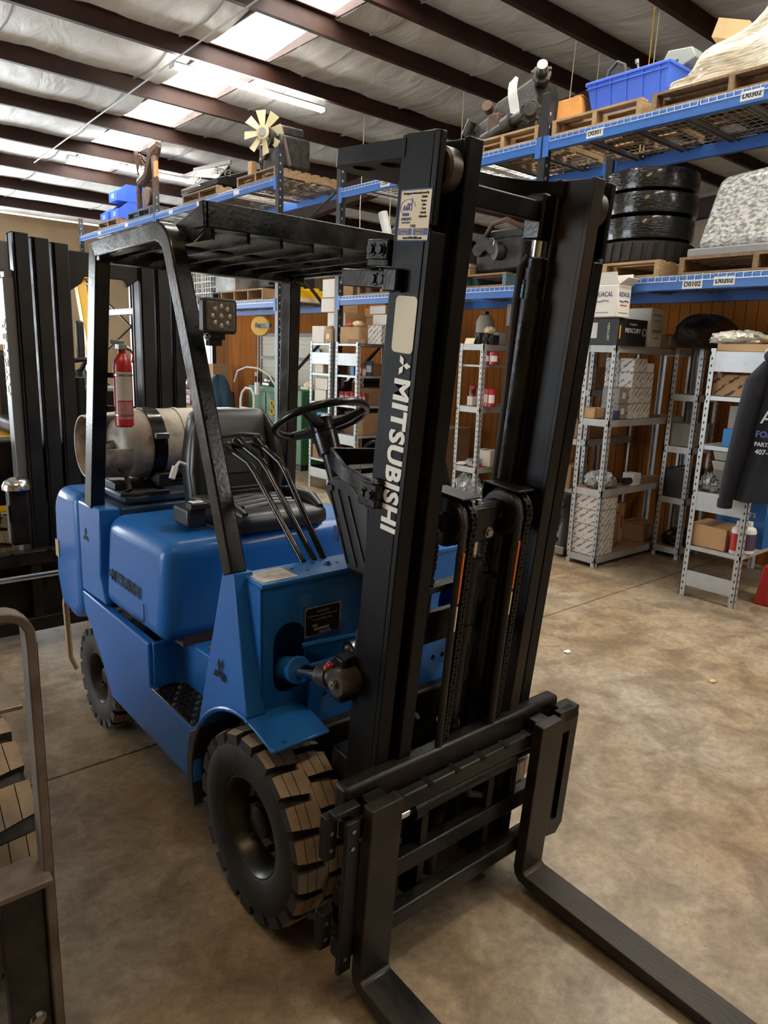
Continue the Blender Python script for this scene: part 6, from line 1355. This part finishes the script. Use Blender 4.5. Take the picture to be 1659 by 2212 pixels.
TC = thing('tool_case', 'red and black tool bag on the crumpled polythene', 'tool bag', (4.32, 10.75, 1.13)); MB().box(-.1, .1, -.2, .2, 0, .16).build('bag', M_plastic, TC, bevel=.03); MB().tube([(0, -.1, .15), (0, -.08, .22), (0, .08, .22), (0, .1, .15)], .01, n=6).build('handle', M_plastic, TC); MB().box(-.102, -.098, .12, .2, .02, .12).build('red_panel', M_redpl, TC)
carton('kraft carton behind the tool bag on the bench', 4.5, 9.92, .972, .3, .4, .45, M_card)
RK = thing('wall_shelf', 'dark wall shelf with clutter behind the shelving pair', 'shelf', (4.85, 6.35, 0))
for z in (.55, .95, 1.3): MB().box(-.14, .14, -.32, .32, z, z+.02).build('shelf_board', M_frame, RK)
for y in (-.31, .31): MB().box(-.14, .14, y-.01, y+.01, 0, 1.5).build('side', M_frame, RK)
carton('open white carton on the dark wall shelf', 4.80, 6.30, 1.322, .2, .2, .14, M_cardwhite, R(20), open_=True)
GM = thing('gauge', 'round dark wall gauge with a cable below the far rack', 'gauge', (5.02, 7.55, 1.66)); MB().cyl((0, 0, 0), (-.03, 0, 0), .09, n=20).build('dial', mat('dark_gauge', (.06, .08, .09), .4), GM); MB().tube([(-.02, 0, -.08), (-.02, -.02, -.40)], .006, n=6).build('cable', M_greyink, GM)
PIP = thing('upright_pipe', 'grey pipe standing against the plywood sheet', 'pipe', (4.98, 9.35, 0)); MB().cyl((0, 0, 0), (0, 0, 1.25), .028, n=10).build('pipe', M_engine, PIP); MB().cyl((0, 0, 1.25), (0, 0, 1.32), .03, n=10).build('cap', M_paper, PIP)
WI = [(6.0, 7.814, 5.29, 2.5), (6.6, 7.814, 5.29, 2.7), (6.6, 6.29, 5.40, 2.6), (6.4, 4.25, 5.44, 3.3), (6.9, 4.25, 5.44, 3.1), (6.2, 3.05, 5.35, 2.9)]
for i, (x, y, z0, z1) in enumerate(WI):
    q = thing('hanging_wire', 'thin wire hanging from the roof behind the racks, %s from the left' % ('first', 'second', 'third', 'fourth', 'fifth', 'sixth')[i], 'wire', (x, y, z1), 0, 'thin hanging wires'); MB().tube([(0, 0, 0), (.02*(i % 3-1), .03, (z0-z1)*.5), (0, 0, z0-z1)], .006, n=5).build('strand', M_cream, q)
HKy = thing('crane_hook', 'small yellow hook and chain hanging above the wrapped tyres', 'hook', (6.1, 3.05, 3.2)); MB().tube([(0, 0, .35), (0, 0, .12), (0, .03, .09), (.0, .05, .04), (0, .02, 0), (0, -.02, .02)], .012, n=6).build('hook', M_yellow, HKy); MB().tube([(0, 0, .35), (0, 0, 2.16)], .006, n=5).build('chain', M_yellow, HKy)

# ================================================================ second forklift behind on the left
HY = thing('forklift', 'yellow and black forklift with a tall dark mast parked behind on the left', 'forklift', (0, 0, 0))
M_hm = mat('dark_grey_mast', (.007, .007, .008), .42, spec=.3, col2=(.014, .012, .010), scale=6, rvar=.1)
yf = 2.60
for a, b, z1 in ((-.385, -.305, 2.25), (-.29, -.205, 2.235), (-.19, -.105, 2.22), (.285, .37, 2.22), (.385, .47, 2.235), (.485, .56, 2.25)):
    MB().box(a, b, yf, yf+.02, .10, z1).box(a, a+.018, yf, yf+.13, .10, z1).box(a, b, yf+.11, yf+.13, .10, z1).build('mast_rail', M_hm, HY, bevel=.004)
MB().box(-.44, -.385, yf+.02, yf+.12, .12, 2.02).build('mast_side_cover', mat('grey_lit_cover', (.10, .10, .10), .4), HY, bevel=.006)
MB().box(-.46, -.40, yf+.03, yf+.11, 2.05, 2.20).box(-.43, -.385, yf+.03, yf+.11, 1.95, 2.06).build('mast_side_bracket', mat('grey_lit_cover', (.10, .10, .10), .4), HY, bevel=.006)
hl = text('mast_lettering', 'HYSTER', .105, frame_M((-.4415, yf+.068, 1.60), (0, 0, 1), (0, 1, 0)), M_cream, HY, bold=.002, sx=1.0, space=1.15)
pz = MB(); pz.prism([(-.11, 2.19), (.29, 2.19), (.29, 2.07), (.22, 2.02), (.20, 2.06), (-.02, 2.06), (-.04, 2.02), (-.11, 1.97)], 1, yf+.02, yf+.06); pz.build('mast_tie', M_hm, HY, bevel=.004)
for a in (.28, .38): MB().cyl((a-.35, yf+.07, .2), (a-.35, yf+.07, 1.5), .035, n=14).build('lift_cylinder', M_hm, HY)
co_ = MB().box(-.80, .95, 2.44, 2.50, .49, .565).build('carriage_top_bar', M_carriage, HY, bevel=.006)
for k in range(9): MB().box(-.74+.19*k, -.715+.19*k, 2.435, 2.505, .555, .567).build('bar_notch', M_blackletter, co_)
MB().box(-.80, .95, 2.44, 2.50, .10, .18).build('carriage_lower_bar', M_carriage, HY, bevel=.006)
MB().box(-.75, .90, 2.52, 2.56, .10, .55).build('carriage_plate', M_carriage, HY)
for x in (-.70, -.42, -.10, .25, .80): MB().box(x-.025, x+.025, 2.45, 2.52, .12, .52).build('carriage_upright', M_carriage, HY, bevel=.004)
MB().cyl((-.75, 2.46, .42), (-.30, 2.46, .42), .022, n=14).build('shift_rod', M_chrome, HY)
dm = MB().lathe([(.075, -.02), (.075, .0), (.06, .03), (.03, .045), (.0001, .048)], (-.475, 2.50, .93), 'Z', 20).build('lamp_dome', M_chrome, HY)
MB().box(-.53, -.42, 2.46, 2.54, .60, .915).build('lamp_stand', M_carriage, HY, bevel=.02); MB().lathe([(.0001, -.05), (.05, -.05), (.055, -.02), (.055, 0)], (-.58, 2.48, .78), 'X', 18).build('steering_hub', M_carriage, HY)
MB().box(-.62, .72, 2.85, 3.05, .75, 1.13).build('front_cowl', M_hm, HY, bevel=.01)
MB().box(-.05, .35, 3.10, 3.30, 1.1, 1.42).build('dash', M_plastic, HY, bevel=.03)
hw = Vector((.235, 3.60, 1.50)); hn = Vector((0, .5, .86)).normalized(); hu = Vector((1, 0, 0)); hv = hn.cross(hu)
hs = MB().tube([hw+(hu*math.cos(2*PI*i/28)+hv*math.sin(2*PI*i/28))*.17 for i in range(28)], .016, n=8, closed=True).build('steering_wheel', M_plastic, HY)
for a in (30, 150, 270): e = hu*math.cos(R(a))+hv*math.sin(R(a)); MB().tube([hw, hw+e*.16], .016, n=6).build('wheel_spoke', M_plastic, hs)
MB().cyl(hw, hw-hn*.4, .04, n=14).build('steering_column', M_plastic, HY)
MB().box(-.62, .75, 3.9, 5.4, .45, 1.02).build('body', M_yellow, HY, bevel=.05, seg=3)
MB().box(-.55, .65, 5.3, 5.75, .4, 1.15).build('counterweight', M_yellow, HY, bevel=.06, seg=3)
MB().box(-.15, .35, 4.0, 4.5, 1.02, 1.14).box(-.13, .33, 4.42, 4.55, 1.1, 1.62).build('seat', M_plastic, HY, bevel=.04, seg=3)
for x in (-.38, .555):
    MB().tube([(x, 4.08, 1.0), (x, 4.53, 2.20)], .03, sec=(.09, .07), up=(1, 0, 0)).build('guard_front_post', M_yellow, HY, bevel=.008); MB().tube([(x, 5.62, 1.1), (x, 5.55, 2.25)], .03, sec=(.08, .07), up=(1, 0, 0)).build('guard_rear_post', M_yellow, HY, bevel=.008)
    MB().tube([(x, 4.46, 2.24), (x, 5.60, 2.25)], .03, sec=(.08, .08), up=(1, 0, 0)).build('guard_side_rail', M_yellow, HY, bevel=.008)
MB().box(-.42, .60, 4.44, 4.50, 2.20, 2.29).build('guard_front_beam', M_yellow, HY, bevel=.006); MB().box(-.42, .60, 5.54, 5.60, 2.21, 2.28).build('guard_rear_beam', M_yellow, HY, bevel=.006)
for k in range(7): MB().box(-.35+.14*k, -.335+.14*k, 4.48, 5.56, 2.21, 2.28).build('guard_slat', M_yellow, HY)
MB().box(.38, .44, 4.10, 4.14, 1.58, 1.86).build('mirror', M_plastic, HY, bevel=.015)
wheel(-.45, 3.05, .33, .22, .17, -1, 18, HY); wheel(.63, 3.05, .33, .22, .17, 1, 18, HY); wheel(-.45, 5.0, .27, .18, .13, -1, 16, HY); wheel(.63, 5.0, .27, .18, .13, 1, 16, HY)
HT2 = thing('propane_tank', 'tan scuffed propane tank on the back of the yellow forklift', 'gas tank', (.05, 5.02, 1.36+.15)); M_tan = mat('tan_tank', (.42, .32, .20), .5, col2=(.28, .2, .12), scale=6)
MB().lathe([(.0001, .36), (.10, .33), (.15, .26), (.155, -.26), (.10, -.34), (.0001, -.36)], (0, 0, 0), 'X', 28).build('shell', M_tan, HT2); MB().lathe([(.11, -.33), (.115, -.46), (.11, -.46), (.105, -.33)], (0, 0, 0), 'X', 24, closed=True).build('collar', M_tan, HT2); MB().box(-.3, .3, -.1, .1, -.36, -.14).build('cradle', M_plastic, HY).location = (.05, 5.02, 1.51)

# ================================================================ rusty machine at the left edge
RM = thing('rusty_machine', 'rusty worn machine with a bent guard bar and a lugged tyre at the left edge', 'machine')
M_rm = mat('chipped_rusty_paint', (.075, .055, .042), .55, col2=(.16, .12, .095), scale=10, detail=9, rvar=.15, bump=.15, bscale=40)
M_rm2 = mat('red_brown_rust', (.075, .030, .018), .65, col2=(.035, .022, .017), scale=9, bump=.15, bscale=50)
fx, fy = -1.062, -.10
path = [(fx, fy, .0), (fx, fy, 1.07)]+[(fx-.05+.05*math.cos(R(a)), fy, 1.085+.05*math.sin(R(a))) for a in (15, 35, 55, 75, 90)]+[(fx-.35, fy, 1.135), (fx-.62, fy, 1.135)]
gb_ = MB().tube(path, .02, sec=(.020, .052), up=(0, 1, 0)).build('guard_bar', M_rm, RM, bevel=.003)
MB().tube([(fx+.0135, fy+.012, .02), (fx+.0135, fy+.012, 1.06)], .01, sec=(.006, .03), up=(0, 1, 0)).build('bar_edge', M_rm2, gb_)
MB().box(fx-.60, fx+.0, fy-.06, fy+.05, .50, .516).build('cross_plate', M_rm, RM, bevel=.003)
MB().box(fx-.10, fx-.012, fy-.012, fy+.03, 0, .50).build('lower_channel', M_engine, RM, bevel=.003)
b = MB(); bolt(b, (fx-.045, fy-.012, .125), (0, -1, 0), .014, .012); b.build('channel_bolt', M_steel, RM)
MB().hexa([(-1.62, .50, .635), (-1.62, .95, .62), (-.955, .95, .60), (-.955, .50, .615)], [(-1.62, .50, .65), (-1.62, .95, .635), (-.955, .95, .615), (-.955, .50, .63)]).build('deck_plate', mat('scratched_bright_plate', (.30, .25, .19), .35, metal=.5, col2=(.16, .10, .06), scale=7, detail=9), RM, bevel=.003)
for p in ((fx+.02, .54), (fx-.35, .7)): MB().box(p[0]-.02, p[0]+.02, p[1]-.02, p[1]+.02, .3, .61).build('plate_leg', M_rm2, RM)
wheel(-1.16, .31, .345, .25, .16, 1, 17, RM)
MB().box(-1.9, -1.25, .2, 1.4, .25, .62).build('chassis', M_rm2, RM, bevel=.02)
# scraps on the floor
for i, (x, y, lb, m_) in enumerate(((2.02, .62, 'crumpled white paper scrap on the floor by the oil stain', M_paper), (2.35, -.10, 'small tan leaf-like scrap on the open floor', M_card), (1.36, -1.05, 'tiny white chip on the floor near the right fork', M_paper))):
    blob(lb, 'floor_scrap', 'scrap', x, y, 0, .05, .035, .012, m_, 50+i, .3, 8)
